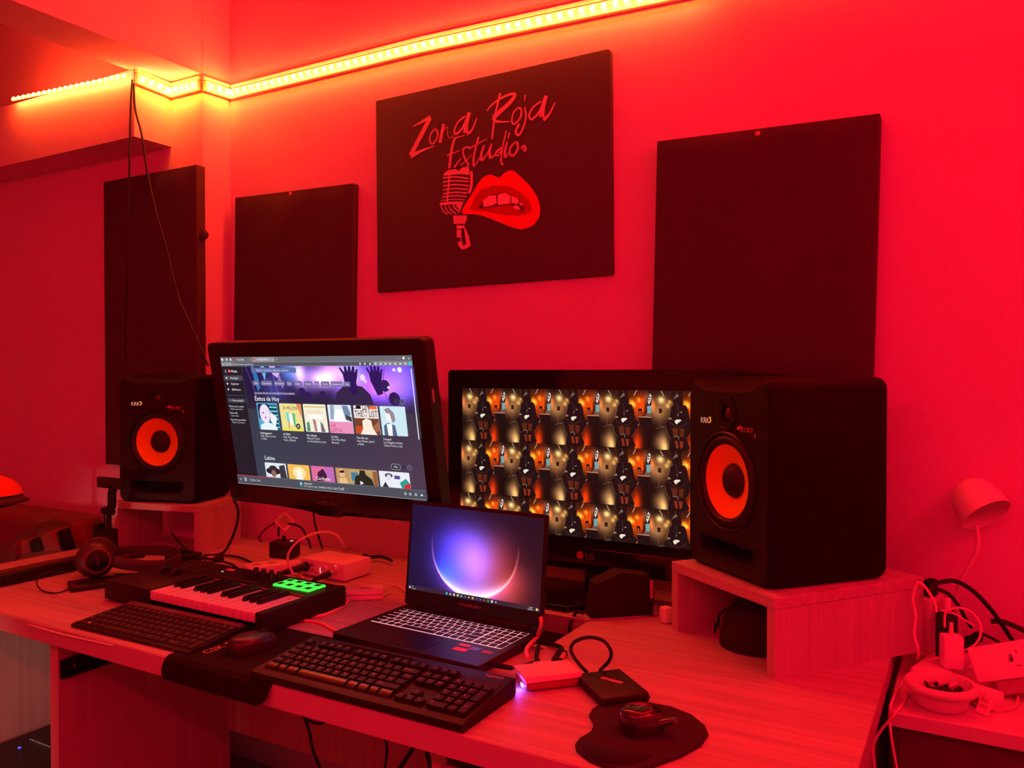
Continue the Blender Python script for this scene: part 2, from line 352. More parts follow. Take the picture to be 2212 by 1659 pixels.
po = thing('poster', (-1.1665, 0, 1.537), 'black canvas poster with pink brush lettering, a microphone and biting red lips', 'poster'); po.rotation_euler = (0, R(-0.55), 0)
CAN = mat('black_canvas', (0.044, 0.032, 0.030), 0.62, spec=0.7, bump=0.08)
pc = []
for cx, cz, a0, rr in ((0.3765 - .012, 0.567 - .012, 0, .012), (-0.3745 + .002, 0.567 - .002, 90, .002), (-0.3745 + .002, .002, 180, .002), (0.3765 - .005, .005, 270, .005)):
    pc += [(cx + rr * math.cos(R(a0 + t)), cz + rr * math.sin(R(a0 + t))) for t in (0, 30, 60, 90)]
M().slab(pc, 0, 0.011, 0.0012, 1, RX(R(90))).build('canvas', CAN, po)
POSTER_STROKES = [([(-240.2, 468.9), (-210.7, 476.4), (-177.7, 487.1)], [1.96, 11.05]), ([(-177.7, 484.9), (-203.1, 449.4), (-230.1, 412.6), (-247.9, 387.0)], [14.74, 15.23]), ([(-247.9, 384.9), (-211.7, 394.8), (-163.0, 402.6)], [14.74, 1.96]), ([(-161.1, 451.3), (-176.9, 436.8), (-179.8, 418.0), (-170.7, 409.1), (-156.3, 420.8), (-152.2, 437.2), (-161.1, 451.3)], [4.42, 5.89]), ([(-131.3, 459.3), (-139.4, 430.9), (-144.8, 408.4)], [9.33, 11.79]), ([(-132.9, 438.4), (-122.5, 449.4), (-118.7, 444.6), (-118.9, 427.8), (-110.1, 416.9), (-97.4, 422.3)], [2.46, 2.21]), ([(-59.3, 468.5), (-81.9, 457.6), (-95.9, 436.8), (-89.8, 424.3), (-69.6, 436.8), (-54.4, 461.4)], [5.4, 7.37]), ([(-45.6, 477.6), (-55.8, 447.1), (-58.5, 422.6)], [11.79, 16.21]), ([(-54.8, 418.9), (-37.4, 427.6), (-21.2, 458.0)], [9.82, 3.44]), ([(53.9, 512.6), (42.8, 475.9), (34.2, 440.7), (26.5, 393.0)], [6.39, 6.39]), ([(11.7, 471.0), (26.2, 484.9), (64.3, 500.6), (92.4, 503.6), (99.3, 497.4), (82.9, 481.2), (56.9, 465.4), (31.9, 450.3)], [3.44, 14.24]), ([(30.7, 451.5), (37.7, 440.2), (56.6, 434.6), (83.6, 431.1)], [10.81, 2.46]), ([(110.5, 464.3), (94.2, 453.1), (89.4, 429.7), (97.4, 422.4), (114.9, 435.6), (118.5, 455.0), (110.5, 464.3)], [4.42, 6.39]), ([(128.9, 462.2), (132.5, 436.7), (126.1, 413.8), (112.1, 391.0), (101.1, 397.7), (103.1, 407.4), (112.4, 420.0)], [4.91, 7.37]), ([(130.3, 493.8), (129.0, 477.1)], [5.4, 1.96]), ([(178.6, 468.4), (156.0, 458.5), (142.3, 439.0), (149.0, 426.0), (169.4, 438.4), (182.9, 459.8)], [4.91, 6.88]), ([(193.1, 480.6), (183.3, 451.9), (179.3, 426.9)], [10.81, 16.7]), ([(183.7, 419.3), (200.4, 429.3), (219.4, 459.7)], [11.3, 2.95]), ([(-97.5, 413.9), (-59.8, 416.5)], [4.91, 1.96]), ([(-94.4, 414.5), (-105.4, 381.5), (-113.6, 332.1)], [8.35, 8.84]), ([(-120.8, 369.0), (-79.0, 376.6)], [4.42, 2.46]), ([(-97.1, 332.0), (-74.2, 355.0)], [6.39, 3.93]), ([(-46.5, 382.3), (-62.7, 381.5), (-67.8, 371.9), (-60.5, 350.0), (-50.7, 336.1), (-54.5, 329.4)], [4.91, 6.39]), ([(-75.7, 335.4), (-58.1, 345.5), (-39.4, 359.5)], [3.93, 2.46]), ([(-16.1, 405.2), (-28.2, 368.2), (-33.5, 337.9), (-29.9, 326.0)], [5.4, 8.35]), ([(-47.8, 376.9), (-8.5, 390.1), (12.9, 395.7)], [5.4, 1.96]), ([(-26.2, 330.7), (-6.4, 356.8)], [4.42, 2.95]), ([(2.3, 379.8), (-7.6, 357.0), (-7.1, 338.4)], [5.89, 9.82]), ([(-5.4, 338.1), (10.5, 354.4), (25.2, 378.9)], [5.89, 3.44]), ([(26.4, 379.7), (19.0, 361.4), (21.2, 340.6)], [5.89, 9.33]), ([(24.8, 341.1), (46.4, 357.4), (60.7, 367.5)], [4.91, 3.44]), ([(57.1, 366.0), (41.7, 358.1), (36.8, 348.6), (46.3, 346.8), (60.6, 361.4)], [3.93, 5.4]), ([(72.4, 408.2), (60.7, 367.5), (54.4, 329.8), (61.4, 317.7)], [4.42, 5.89]), ([(75.4, 377.9), (67.7, 358.4), (67.4, 336.1)], [5.4, 8.84]), ([(81.7, 401.7), (76.8, 385.7)], [6.39, 3.44]), ([(102.8, 374.3), (86.4, 363.7), (81.6, 346.3), (93.1, 338.2), (107.2, 354.6), (103.9, 374.2)], [4.91, 7.37]), ([(69.8, 335.8), (81.6, 352.3)], [3.44, 2.46]), ([(118.7, 351.9), (125.1, 358.0), (130.1, 350.3), (124.4, 347.1)], [9.82, 9.82])]
MIC_STROKES = [([(-135.1, 308.1), (-92.7, 305.3), (-48.4, 294.6)], 4.28), ([(-135.3, 296.3), (-92.8, 294.9), (-48.5, 286.2)], 3.92), ([(-135.4, 285.4), (-93.0, 284.0), (-48.6, 275.4)], 4.28), ([(-135.5, 274.4), (-93.1, 273.1), (-52.4, 265.1)], 3.92), ([(-135.6, 263.4), (-93.2, 262.3), (-54.3, 256.1)], 4.28), ([(-139.5, 254.5), (-93.3, 252.9), (-56.3, 246.3)], 3.57), ([(-142.5, 245.4), (-93.4, 243.2), (-61.9, 237.2)], 2.85), ([(-112.4, 312.2), (-117.5, 275.3), (-121.7, 238.3)], 6.06), ([(-146.4, 236.1), (-102.9, 233.8), (-68.4, 229.9)], 7.85), ([(-143.6, 231.3), (-135.2, 214.7), (-120.1, 204.5)], 3.57), ([(-129.3, 229.7), (-121.9, 213.3), (-105.1, 202.9)], 3.57), ([(-116.1, 229.0), (-108.7, 215.0), (-90.1, 201.3)], 3.57), ([(-101.0, 229.7), (-95.5, 218.2), (-78.9, 205.5)], 4.28), ([(-40.0, 314.3), (-40.4, 275.2), (-48.9, 254.6)], 9.27)]
POSTER_POLYS = {'dome': [(-135.1, 313.6), (-130.2, 320.8), (-115.0, 328.2), (-92.5, 326.7), (-79.5, 320.3), (-72.0, 328.6), (-48.1, 327.7), (-46.5, 304.4), (-72.2, 310.4), (-102.0, 312.7)], 'cheek': [(-93.6, 227.3), (-69.4, 229.2), (-78.9, 208.6)], 'neck': [(-102.3, 198.7), (-55.9, 194.5), (-57.0, 181.5), (-64.5, 169.9), (-73.7, 173.2), (-99.8, 174.2)], 'holder': [(-90.4, 171.0), (-64.5, 166.8), (-50.1, 136.1), (-44.0, 109.3), (-59.6, 102.2), (-74.4, 101.1), (-85.5, 113.0), (-90.7, 144.5)], 'slot': [(-75.7, 158.6), (-65.5, 157.6), (-59.5, 116.9), (-68.8, 110.0), (-74.2, 127.5)], 'notch': [(-90.8, 135.2), (-77.8, 135.6), (-76.4, 123.8), (-88.1, 123.8)], 'line': [(-92.4, 159.5), (-62.7, 160.5), (-62.4, 158.1), (-92.1, 156.8)], 'lips': [(-72.4, 207.1), (-58.3, 228.0), (-36.1, 253.1), (-19.5, 275.6), (0.5, 292.9), (18.4, 296.4), (34.3, 290.9), (49.2, 284.4), (65.9, 295.0), (83.3, 299.5), (95.3, 295.6), (120.7, 273.0), (142.5, 251.0), (162.3, 222.2), (170.4, 200.7), (172.7, 181.4), (168.4, 164.2), (153.2, 148.1), (134.7, 141.1), (114.3, 140.1), (85.3, 149.0), (50.6, 164.4), (15.4, 180.2), (-14.9, 191.7), (-47.6, 197.5), (-66.0, 199.5)], 'shade': [(-47.5, 208.3), (-28.9, 240.0), (-10.6, 259.3), (25.2, 265.5), (77.7, 259.0), (115.3, 238.1), (142.1, 211.2), (150.3, 186.7), (128.3, 175.8), (85.6, 178.8), (42.1, 188.0), (-2.2, 200.3)], 'mouth': [(-20.2, 209.9), (-2.0, 229.2), (17.8, 242.2), (65.4, 243.3), (86.1, 232.6), (111.7, 219.2), (126.7, 193.7), (121.6, 186.2), (104.6, 190.2), (85.8, 207.2), (42.3, 208.3), (-2.2, 207.2)], 't1': [(-2.8, 229.3), (17.8, 240.6), (39.1, 238.9), (40.6, 216.8), (24.6, 212.5), (-2.1, 211.0)], 't2': [(43.5, 239.1), (67.1, 242.3), (83.5, 231.4), (82.4, 211.3), (44.1, 211.9)], 't3': [(86.1, 231.1), (106.6, 222.7), (108.2, 215.1), (104.7, 207.3), (85.9, 212.4)], 't4': [(109.9, 214.9), (120.1, 204.9), (120.0, 198.9), (111.6, 205.8)], 't5': [(90.9, 200.7), (99.6, 205.7), (108.1, 201.7), (114.8, 189.9), (101.2, 193.6)]}
LIP_LINES = [([(94.2, 177.9), (92.3, 159.5)], 4.64), ([(103.1, 175.8), (101.2, 158.6)], 4.64), ([(111.9, 173.7), (110.1, 157.7)], 4.64), ([(120.8, 175.1), (118.9, 156.8)], 4.64), ([(129.6, 173.0), (127.7, 155.9)], 4.64), ([(138.3, 170.9), (136.5, 155.0)], 4.64), ([(147.1, 172.3), (145.3, 154.1)], 4.64), ([(38.5, 177.8), (36.9, 167.3)], 2.5), ([(47.2, 176.8), (45.7, 166.4)], 2.5), ([(56.0, 175.9), (54.5, 165.5)], 2.5), ([(64.7, 175.0), (63.2, 164.7)], 2.5), ([(73.4, 174.1), (71.9, 163.8)], 2.5)]
pp = Pic(1000, 1000, 1.0, 1.0, 0, 0, y=-0.0112, clip=(-400, -600, 400, 600))
def neg(P): return [(x, -z) for x, z in P]
PINKISH, MICC, LIPC = (212, 176, 178), (226, 188, 190), (236, 40, 52)
for P, W in POSTER_STROKES: pp.stroke(neg(P), (lambda t, a=W[0], b=W[1]: a + (b - a) * t), PINKISH)
Q = POSTER_POLYS
for k in ('dome', 'cheek', 'neck', 'holder'): pp.poly(neg(Q[k]), MICC)
for k in ('slot', 'notch', 'line'): pp.poly(neg(Q[k]), (62, 48, 48))
for P, W in MIC_STROKES: pp.stroke(neg(P), W, MICC)
pp.poly(neg(Q['lips']), LIPC); pp.stroke(neg(Q['lips'] + Q['lips'][:1]), 1.2, (250, 70, 80)); pp.poly(neg(Q['shade']), (176, 14, 22)); pp.poly(neg(Q['mouth']), (100, 8, 10))
for k in ('t1', 't2', 't3', 't4', 't5'): pp.poly(neg(Q[k]), (244, 200, 200))
for P, W in LIP_LINES: pp.stroke(neg(P), W, (246, 60, 66))
pp.build('brush_print', PRINT, po)
# ---------------------------------------------------------------- desk
dk = thing('corner_desk', (-1.27, -0.45, 0), 'long pale laminate desk carrying the monitors, keyboards and speaker stands', 'desk')
O = TR(1.27, 0.45, 0)
M(O).slab([(-2.41, -.89), (-.86, -.89), (-.86, -.28), (-.745, -.28), (-.645, -.19), (-.56, -.09), (-.56, -.002), (-2.175, -.002), (-2.18, -.116), (-2.41, -.116)], .71, .75, .0015, 1).build('desktop', DESK, dk, 0.4)
M(O).slab([(-.86, -.89), (-.135, -.89), (-.135, -.002), (-.54, -.002), (-.54, -.1), (-.63, -.2), (-.733, -.29), (-.733, -.5), (-.86, -.5)], .71, .75, .0015, 1).build('desktop', DESK, dk, 0.4)
M(O).box(-2.41, -.135, -.8912, -.89, .7105, .7485).build('front_edge_band', EDGE, dk)
M(O).tube([(-1.80, -.8925, .7425), (-1.74, -.897, .7435), (-1.66, -.9, .745), (-1.58, -.8965, .7452), (-1.50, -.8925, .746)], 0.0035, 6, 5, flat=0.25).build('peeling_edge_strip', EDGE, dk)
M(O).box(-1.787, -1.757, -.852, -.38, 0, .71).build('side_panel', DESKV, dk)
M(O).box(-1.7875, -1.7568, -.8535, -.852, 0, .7095).build('side_panel_edge', EDGE, dk)
M(O).box(-2.39, -2.36, -.86, -.13, 0, .71).build('side_panel', DESKV, dk)
M(O).box(-.765, -.735, -.83, -.4, 0, .70).build('side_panel', DESKV, dk)
M(O).box(-.73, -.19, -.86, -.84, 0, .67).build('cabinet_door', DESKV, dk)
M(O).box(-.175, -.15, -.84, -.05, 0, .71).build('side_panel', DESKV, dk)
M(O).box(-1.757, -.765, -.385, -.37, .325, .71).build('modesty_panel', DESKV, dk)
m = M(O).box(-1.7568, -1.745, -.85, -.45, .617, .625).box(-1.7568, -1.745, -.85, -.45, .65, .658).box(-1.7568, -1.753, -.85, -.45, .622, .652)
m.build('drawer_rail', mat('dark_steel', (0.03, 0.028, 0.028), 0.4, metal=0.8), dk)
for y in (-.82, -.70, -.58): M(O).cyl((-1.753, y, .637), (-1.7505, y, .637), .004, n=10).build('screw', CHROME, dk)

def speaker_stand(loc, rz, w, d, h, label, t=0.02):
    s = thing('speaker_stand', loc, label, 'stand', rz, 'speaker stands')
    M().box(0, w, 0, d, h - t, h, .0008, 1).build('top_board', STANDW, s)
    M().box(0, t, 0.001, d, 0, h - t - .0004).build('side_board', STANDV, s)
    M().box(w - t, w, 0.001, d, 0, h - t - .0004).build('side_board', STANDV, s)
    return s
sr = speaker_stand((-.5555, -.249, .75), R(-36.5), .312, .372, .145, 'bare wooden box stand under the right speaker holding a black pouch')
sl = speaker_stand((-2.312, -.349, .75), R(13), .32, .2, .147, 'bare wooden box stand under the left speaker with cables coming out')
# ---------------------------------------------------------------- side table
st = thing('side_table', (.24, -.19, 0), 'low red-lit side table crowded with chargers and a bowl', 'table')
O2 = TR(-.24, .19, 0)
M(O2).slab([(-.126, -.372), (.62, -.372), (.62, -.004), (-.126, -.004)], .685, .71, .002, 1).build('table_top', mat('white_laminate', (0.66, 0.6, 0.58), 0.45, noise=((2, 22, 22), 0.12)), st, 0.4)
DARKP = mat('dark_cabinet_panel', (0.10, 0.075, 0.07), 0.55)
M(O2).box(-.11, .6, -.345, -.33, .02, .685).build('front_panel', DARKP, st)
M(O2).box(-.12, -.105, -.34, -.01, 0, .685).build('side_panel', DARKP, st)
M(O2).box(.59, .605, -.34, -.01, 0, .685).build('side_panel', DARKP, st)

# ---------------------------------------------------------------- studio speakers
CAB = mat('speaker_vinyl', (0.005, 0.004, 0.004), 0.6, spec=0.15, bump=0.08)
BAF = mat('speaker_baffle', (0.011, 0.010, 0.010), 0.42, spec=0.4)
CONE = mat('woven_cone', (0.92, 0.55, 0.015), 0.7, spec=0.1)
def rrect(w, h, r, n=5, zt=None):
    P = []
    for cx, cz, a0 in ((w / 2 - r, h - r, 0), (-w / 2 + r, h - r, 90), (-w / 2 + r, r, 180), (w / 2 - r, r, 270)):
        P += [(cx + r * math.cos(R(a0 + 90 * k / (n - 1))), cz + r * math.sin(R(a0 + 90 * k / (n - 1)))) for k in range(n)]
    return P
def studio_speaker(loc, rz, d, label):
    s = thing('studio_speaker', loc, label, 'speaker', rz, 'studio monitor speakers')
    w, h = .275, .392
    # cabinet: y 0 = front plane, back at y = d; lofted rounded sections, the front top scooped
    secs = [(0.0, .258, .374, .018), (.004, .266, .382, .02), (.012, .2725, .389, .022), (.03, .275, .392, .022), (.05, .275, .392, .022), (.07, .275, .392, .022), (.095, .275, .392, .022), (d - .02, .275, .392, .022), (d - .006, .271, .389, .022), (d, .262, .383, .02)]
    v = []; f = []; n = 0; N = None
    for y, ww, hh, r in secs:
        P = rrect(ww, hh, r, 5); Q = []
        # add points along the top edge between the two upper corners for the scoop
        up = P[:5]; ul = P[5:10]; rest = P[10:]
        xs = [up[-1][0] + (ul[0][0] - up[-1][0]) * k / 12 for k in range(1, 12)]
        ring = up + [(x, hh) for x in xs] + ul + rest
        dep = max(0.0, 1 - y / .095)
        ring2 = []
        for x, z in ring:
            if z > hh * .9:
                e = min(1, max(0, (.131 - abs(x)) / .062)); e = e * e * (3 - 2 * e)
                z = z - .021 * dep ** 1.1 * e
            ring2.append((x, (h - hh) / 2 + z))
        N = len(ring2); v += [(x, y, z) for x, z in ring2]
    # a section at y .075 where the scoop dies out
    K = len(secs)
    order = list(range(K))
    for k in range(K - 1):
        for i in range(N): f.append((k * N + i, k * N + (i + 1) % N, (k + 1) * N + (i + 1) % N, (k + 1) * N + i))
    f.append(tuple(range((K - 1) * N, K * N)))
    M().add(v, f).build('cabinet', CAB, s, 0.7)
    # the front baffle, one face with its rim
    from mathutils.geometry import tessellate_polygon
    hole = lambda r, zc, k=40: [(r * math.cos(2 * math.pi * i / k), 0.0, zc + r * math.sin(2 * math.pi * i / k)) for i in range(k)]
    slot = [(x, 0.0, z) for x, z in ((-.088, .066), (-.088, .05), (-.08, .037), (-.066, .031), (.066, .031), (.08, .037), (.088, .05), (.088, .066))]
    loops = [v[:N], hole(.0735, .186), hole(.017, .320, 24), slot]
    tri = tessellate_polygon([[Vector(q) for q in lp] for lp in loops]); allv = [q for lp in loops for q in lp]
    M().add(allv, tri).build('baffle', BAF, s, None)
    F = RX(R(90))   # lathe axis along -y
    wz_ = .186
    M().lathe([(.0985, -.001), (.0985, .003), (.095, .005), (.0925, .002), (.092, -.003)], 48, TR(0, 0, wz_) @ F).build('woofer_rim', BAF, s, 0.9)
    M().lathe([(.0925, -.004), (.089, .002), (.082, .0055), (.0765, .003), (.0725, -.003)], 48, TR(0, 0, wz_) @ F).build('surround', mat('surround_rubber', (.012, .011, .011), .5), s, 0.9)
    M().lathe([(.0735, -.002), (.055, -.010), (.033, -.020)], 48, TR(0, 0.0, wz_) @ F).build('cone', CONE, s, 0.9)
    M().lathe([(.0345, -.019), (.03, -.012), (.02, -.0062), (.008, -.004), (0, -.0035)], 32, TR(0, 0.0, wz_) @ F).build('dust_cap', mat('dust_cap', (.016, .013, .013), .6), s, 0.9)
    M().lathe([(.034, .001), (.031, .0015), (.026, -.006), (.019, -.011), (.0165, -.0112)], 40, TR(0, -.0005, .320) @ F).build('waveguide', BAF, s, 0.9)
    M().lathe([(.0165, -.012), (.013, -.006), (.007, -.003), (0, -.002)], 24, TR(0, -.0005, .320) @ F).build('tweeter_dome', mat('dome', (.08, .05, .05), .25), s, 0.9)
    sl_ = [(-.088, .066), (-.088, .05), (-.08, .037), (-.066, .031), (.066, .031), (.08, .037), (.088, .05), (.088, .066)]
    m = M(); q = len(sl_)
    outer = [(x * 1.07, -.0015, .05 + (z - .05) * 1.2) for x, z in sl_]; inner = [(x, -.0005, z) for x, z in sl_]
    deep = [(x * .97, .05, .05 + (z - .05) * .8) for x, z in sl_]
    m.add(outer + inner, [(i, (i + 1) % q, q + (i + 1) % q, q + i) for i in range(q)]).build('port_lip', BAF, s)
    M().add(inner + deep, [(i, (i + 1) % q, q + (i + 1) % q, q + i) for i in range(q)] + [tuple(range(q, 2 * q))]).build('port_slot', mat('port_dark', (.004, .004, .004), .9), s)
    T = lambda x, z: TR(x, -.0014, z) @ RX(R(90))
    M().text('KRK', .0162, T(-.088, .297)).build('logo_lettering', mat('logo_white', (.75, .7, .5), .4, emit=(.8, .7, .42, .42)), s)
    M().add([(x + .0025, y, z + .0085) for x, y, z in [(-.060, -.0014, .290), (-.056, -.0014, .296), (-.060, -.0014, .302), (-.0545, -.0014, .302), (-.0515, -.0014, .296), (-.0545, -.0014, .290)]], [(0, 1, 2, 3, 4, 5)]).build('logo_arrow', mat('logo_yellow', (.8, .6, .05), .4, emit=(.8, .55, .03, .4)), s)
    m = M().text('R', .0165, T(.049, .2865)).text('OKIT', .0125, T(.0595, .2872)).text('8', .011, T(.0905, .2782))
    m.add([(x + .003, y, z + .011) for x, y, z in [(.033, -.0014, .2815), (.046, -.0014, .289), (.044, -.0014, .2845), (.0505, -.0014, .2845), (.0505, -.0014, .2825), (.041, -.0014, .2818), (.044, -.0014, .2775)]], [(0, 6, 5, 1), (1, 5, 4, 3, 2)])
    m.build('model_lettering', mat('logo_red', (.75, .28, .28), .45), s)
    return s
# placed from the front-edge centre of each base
def front_mid(fl, rz, w=.275): return (fl[0] + w / 2 * math.cos(rz), fl[1] + w / 2 * math.sin(rz))
fr = front_mid((-.529, -.221), R(-40.5)); studio_speaker((fr[0], fr[1], .895), R(-40.5), .275, 'big black studio speaker with red cone on the right wooden stand')
fl = front_mid((-2.298, -.338), R(17)); studio_speaker((fl[0], fl[1], .897), R(17), .185, 'black studio speaker with red cone on the left wooden stand')
# ---------------------------------------------------------------- pictures on the screens
def gs(u, v, cx, cy, sx, sy): return math.exp(-((u - cx) / sx) ** 2 - ((v - cy) / sy) ** 2)
def music_page(p):
    W, H = 1280, 720; t = p.text
    p.grid(0, 0, W, H, 8, 8, lambda u, v: (52 + 30 * u * v, 52 + 16 * v * (1 - .5 * u), 66 + 18 * v))
    # concert banner
    blobs = [(.30, .10, .05, .25, (60, 120, 190)), (.19, .55, .08, .5, (30, 40, 90)), (.42, .25, .09, .3, (150, 110, 190)), (.55, .12, .07, .25, (235, 150, 240)), (.50, .3, .06, .15, (240, 200, 235)), (.66, .15, .07, .3, (120, 160, 235)),
             (.72, .35, .12, .5, (80, 30, 150)), (.85, .4, .12, .6, (110, 60, 200)), (.95, .3, .1, .6, (90, 70, 190)), (.62, .55, .07, .3, (100, 60, 140)), (.36, .15, .03, .3, (190, 160, 210)), (.80, .55, .1, .3, (90, 50, 160))]
    def ban(u, v):
        c = [34, 26, 62]
        for x, y, a, b, k in blobs:
            g = gs(u, v, x, y, a, b); c = [c[i] + k[i] * g * .9 for i in range(3)]
        fade = max(0, min(1, (1.05 - v) * 2.2)); return [44 * (1 - fade) + c[0] * fade, 44 * (1 - fade) + c[1] * fade, 60 * (1 - fade) + c[2] * fade]
    p.grid(154, 51, W, 285, 72, 22, ban)
    for P, c in (([(218, 51), (240, 51), (262, 110), (268, 170), (246, 190), (232, 120)], (40, 120, 190)), ([(290, 51), (316, 51), (322, 90), (308, 132), (296, 90)], (110, 180, 235)), ([(352, 51), (392, 51), (420, 90), (404, 116), (372, 96)], (214, 180, 236)), ([(400, 110), (420, 100), (436, 160), (428, 175)], (150, 120, 190))): p.poly(P, c)
    for P, c in (([(180, 51), (214, 150), (236, 240)], (84, 90, 180)), ([(498, 51), (545, 130), (590, 230)], (200, 120, 220)), ([(372, 96), (392, 210)], (140, 110, 200)), ([(1110, 60), (1090, 160), (1120, 240)], (84, 50, 170)), ([(1278, 130), (1210, 200), (1190, 240)], (120, 130, 230)), ([(262, 150), (330, 120), (348, 190)], (90, 90, 160))): p.stroke(P, 3.5, c)
    D = (44, 24, 92)
    p.poly([(770, 250), (790, 190), (840, 155), (900, 146), (960, 156), (1005, 195), (1022, 250)], (50, 40, 74))
    for hx, k in ((892, 1.0), (1052, .85)):
        p.poly([(hx - 40 * k, 130), (hx - 46 * k, 92), (hx - 66 * k, 62), (hx - 56 * k, 58), (hx - 34 * k, 84), (hx - 32 * k, 40 + 12), (hx - 20 * k, 52), (hx - 12 * k, 80), (hx - 6 * k, 52), (hx + 8 * k, 52), (hx + 10 * k, 80), (hx + 22 * k, 52), (hx + 34 * k, 54), (hx + 32 * k, 86), (hx + 44 * k, 66), (hx + 54 * k, 68), (hx + 44 * k, 106), (hx + 34 * k, 136), (hx + 40 * k, 190), (hx, 200)], D)
    for x, y, r in ((1100, 150, 30), (560, 190, 26), (600, 210, 24), (1150, 215, 34), (700, 200, 20)): p.disc(x, y, r, (48, 30, 88))
    p.disc(970, 110, 16, (240, 226, 250)); p.disc(985, 128, 10, (226, 200, 240)); p.disc(1122, 158, 7, (250, 250, 255))
    # browser bars
    p.rect(0, 0, W, 27, (104, 106, 114)); p.rrect(236, 3, 400, 27, 5, (150, 150, 158)); p.rect(0, 27, W, 51, (134, 136, 144)); p.rrect(88, 30, 1045, 49, 8, (84, 86, 96))
    for x, c in ((14, (250, 250, 250)), (48, (210, 210, 216)), (78, (220, 220, 226))): p.disc(x, 14, 7, c)
    p.disc(112, 14, 6, (235, 50, 60)); t('YouTube', 124, 19, 15, (245, 245, 250)); p.disc(252, 14, 6, (240, 40, 50)); t('YouTube Music', 272, 19, 14, (250, 250, 255)); t('+', 412, 20, 20, (235, 235, 240)); t('x', 220, 19, 14, (230, 230, 236)); t('x', 386, 19, 14, (240, 240, 246))
    t('-', 1196, 20, 20, (240, 240, 246)); t('x', 1258, 20, 18, (245, 245, 250)); p.rrect(1226, 7, 1238, 19, 2, (236, 236, 242))
    for x in (20, 46, 70): p.disc(x, 40, 5, (200, 200, 208))
    t('https://music.youtube.com', 106, 44, 13, (236, 238, 244)); p.disc(98, 40, 4, (240, 240, 246))
    for x in (966, 996, 1028, 1062, 1092, 1122, 1150, 1180, 1210, 1240): p.disc(x, 40, 5.5, (222, 222, 230))
    p.disc(1266, 40, 10, (70, 190, 200))
    # sidebar
    p.rect(0, 51, 154, 672, (30, 30, 40)); p.rect(153, 51, 156, 672, (66, 66, 84)); p.rrect(6, 102, 148, 131, 6, (70, 74, 82))
    for y in (72, 78, 84): p.rect(22, y, 34, y + 2, (210, 210, 216))
    p.disc(56, 78, 10, (230, 40, 50)); p.poly([(53, 73), (53, 83), (61, 78)], (255, 240, 240)); t('Music', 70, 85, 20, (250, 250, 252))
    for y, s in ((122, 'Principal'), (154, 'Explorar'), (186, 'Biblioteca')): t(s, 56, y, 17, (235, 235, 240)); p.disc(28, y - 6, 6, (220, 220, 226))
    p.rect(14, 213, 140, 215, (92, 94, 106)); p.rrect(10, 230, 146, 254, 11, (62, 70, 80)); t('+  Nueva playlist', 28, 247, 15, (232, 232, 238))
    for y, a, b in ((280, 'Música que te gustó', 'Playlist automática'), (318, 'Éxitos 90s', 'Lista mixta'), (356, 'Episodios guardados', 'Playlist automática')): t(a, 14, y, 14, (226, 226, 232)); t(b, 20, y + 15, 13, (188, 188, 198))
    # search, chips, headings
    p.rrect(222, 58, 542, 86, 6, (92, 112, 168)); t('Buscar canciones, álbumes, artistas...', 262, 78, 16, (222, 222, 240)); p.disc(1202, 70, 13, (244, 240, 250)); p.rrect(1160, 63, 1178, 77, 2, (232, 226, 246))
    for x0, x1, s in ((222, 268, 'Relax'), (282, 362, 'Concentración'), (376, 451, 'Entrenamiento'), (465, 503, 'Fiesta'), (515, 573, 'Impulso'), (585, 642, 'Romance'), (656, 688, 'Triste'), (700, 755, 'Dormir'), (764, 841, 'Desplazamiento'), (849, 890, 'Feliz')):
        p.rrect(x0, 130, x1, 156, 5, (122, 112, 160)); t(s, (x0 + x1) / 2, 148, 13, (246, 240, 252), 'CENTER', .8)
    t('UNA SELECCIÓN DE LOS ÚLTIMOS ÉXITOS DEL MOMENTO', 222, 203, 14, (236, 232, 244), sx=.78); t('Éxitos de Hoy', 219, 240, 36, (252, 252, 255), sx=.86); t('Latino', 227, 571, 34, (250, 250, 252), sx=.9)
    for x, y in ((1161, 225), (1197, 225), (1160, 560), (1196, 560)):
        br = x > 1180; p.disc(x, y, 13, (170, 170, 184) if br else (84, 84, 104)); p.disc(x, y, 11, (44, 36, 66)); t('>' if br else '<', x, y + 5, 15, (240, 240, 246) if br else (120, 120, 136), 'CENTER')
    p.rrect(1084, 545, 1142, 575, 14, (180, 180, 190)); p.rrect(1086, 547, 1140, 573, 13, (44, 44, 58)); t('Más', 1113, 565, 16, (240, 240, 244), 'CENTER')
    # covers: six above
    X = [(225, 376), (391, 543), (557, 710), (723, 876), (890, 1044), (1056, 1210)]; y0, y1 = 251, 400
    base = [(80, 170, 205), (240, 226, 150), (244, 240, 214), (226, 236, 244), (238, 226, 220), (206, 236, 246)]
    for (a, b), c in zip(X, base): p.rrect(a, y0, b, y1, 5, c)
    a = 225  # face in cool light
    p.rect(a + 84, 262, a + 148, 400, (30, 70, 100)); [p.rect(a + 92, 270 + 22 * k, a + 146, 278 + 22 * k, (110, 216, 226)) for k in range(6)]
    p.rrect(a + 8, 256, a + 92, 340, 14, (36, 40, 84)); p.disc(a + 55, 310, 38, (240, 226, 250), 52); p.poly([(a + 10, 400), (a + 14, 372), (a + 60, 356), (a + 120, 372), (a + 134, 400)], (232, 246, 255)); p.poly([(a + 96, 300), (a + 140, 330), (a + 120, 380), (a + 90, 350)], (246, 244, 252)); p.disc(a + 42, 306, 7, (130, 60, 150), 4); p.disc(a + 56, 332, 7, (220, 110, 170), 5)
    a = 391
    p.poly([(a + 120, 251), (a + 150, 251), (a + 150, 330)], (244, 130, 90)); t('Al MILLÓN', a + 76, 284, 26, (50, 46, 40), 'CENTER', .82)
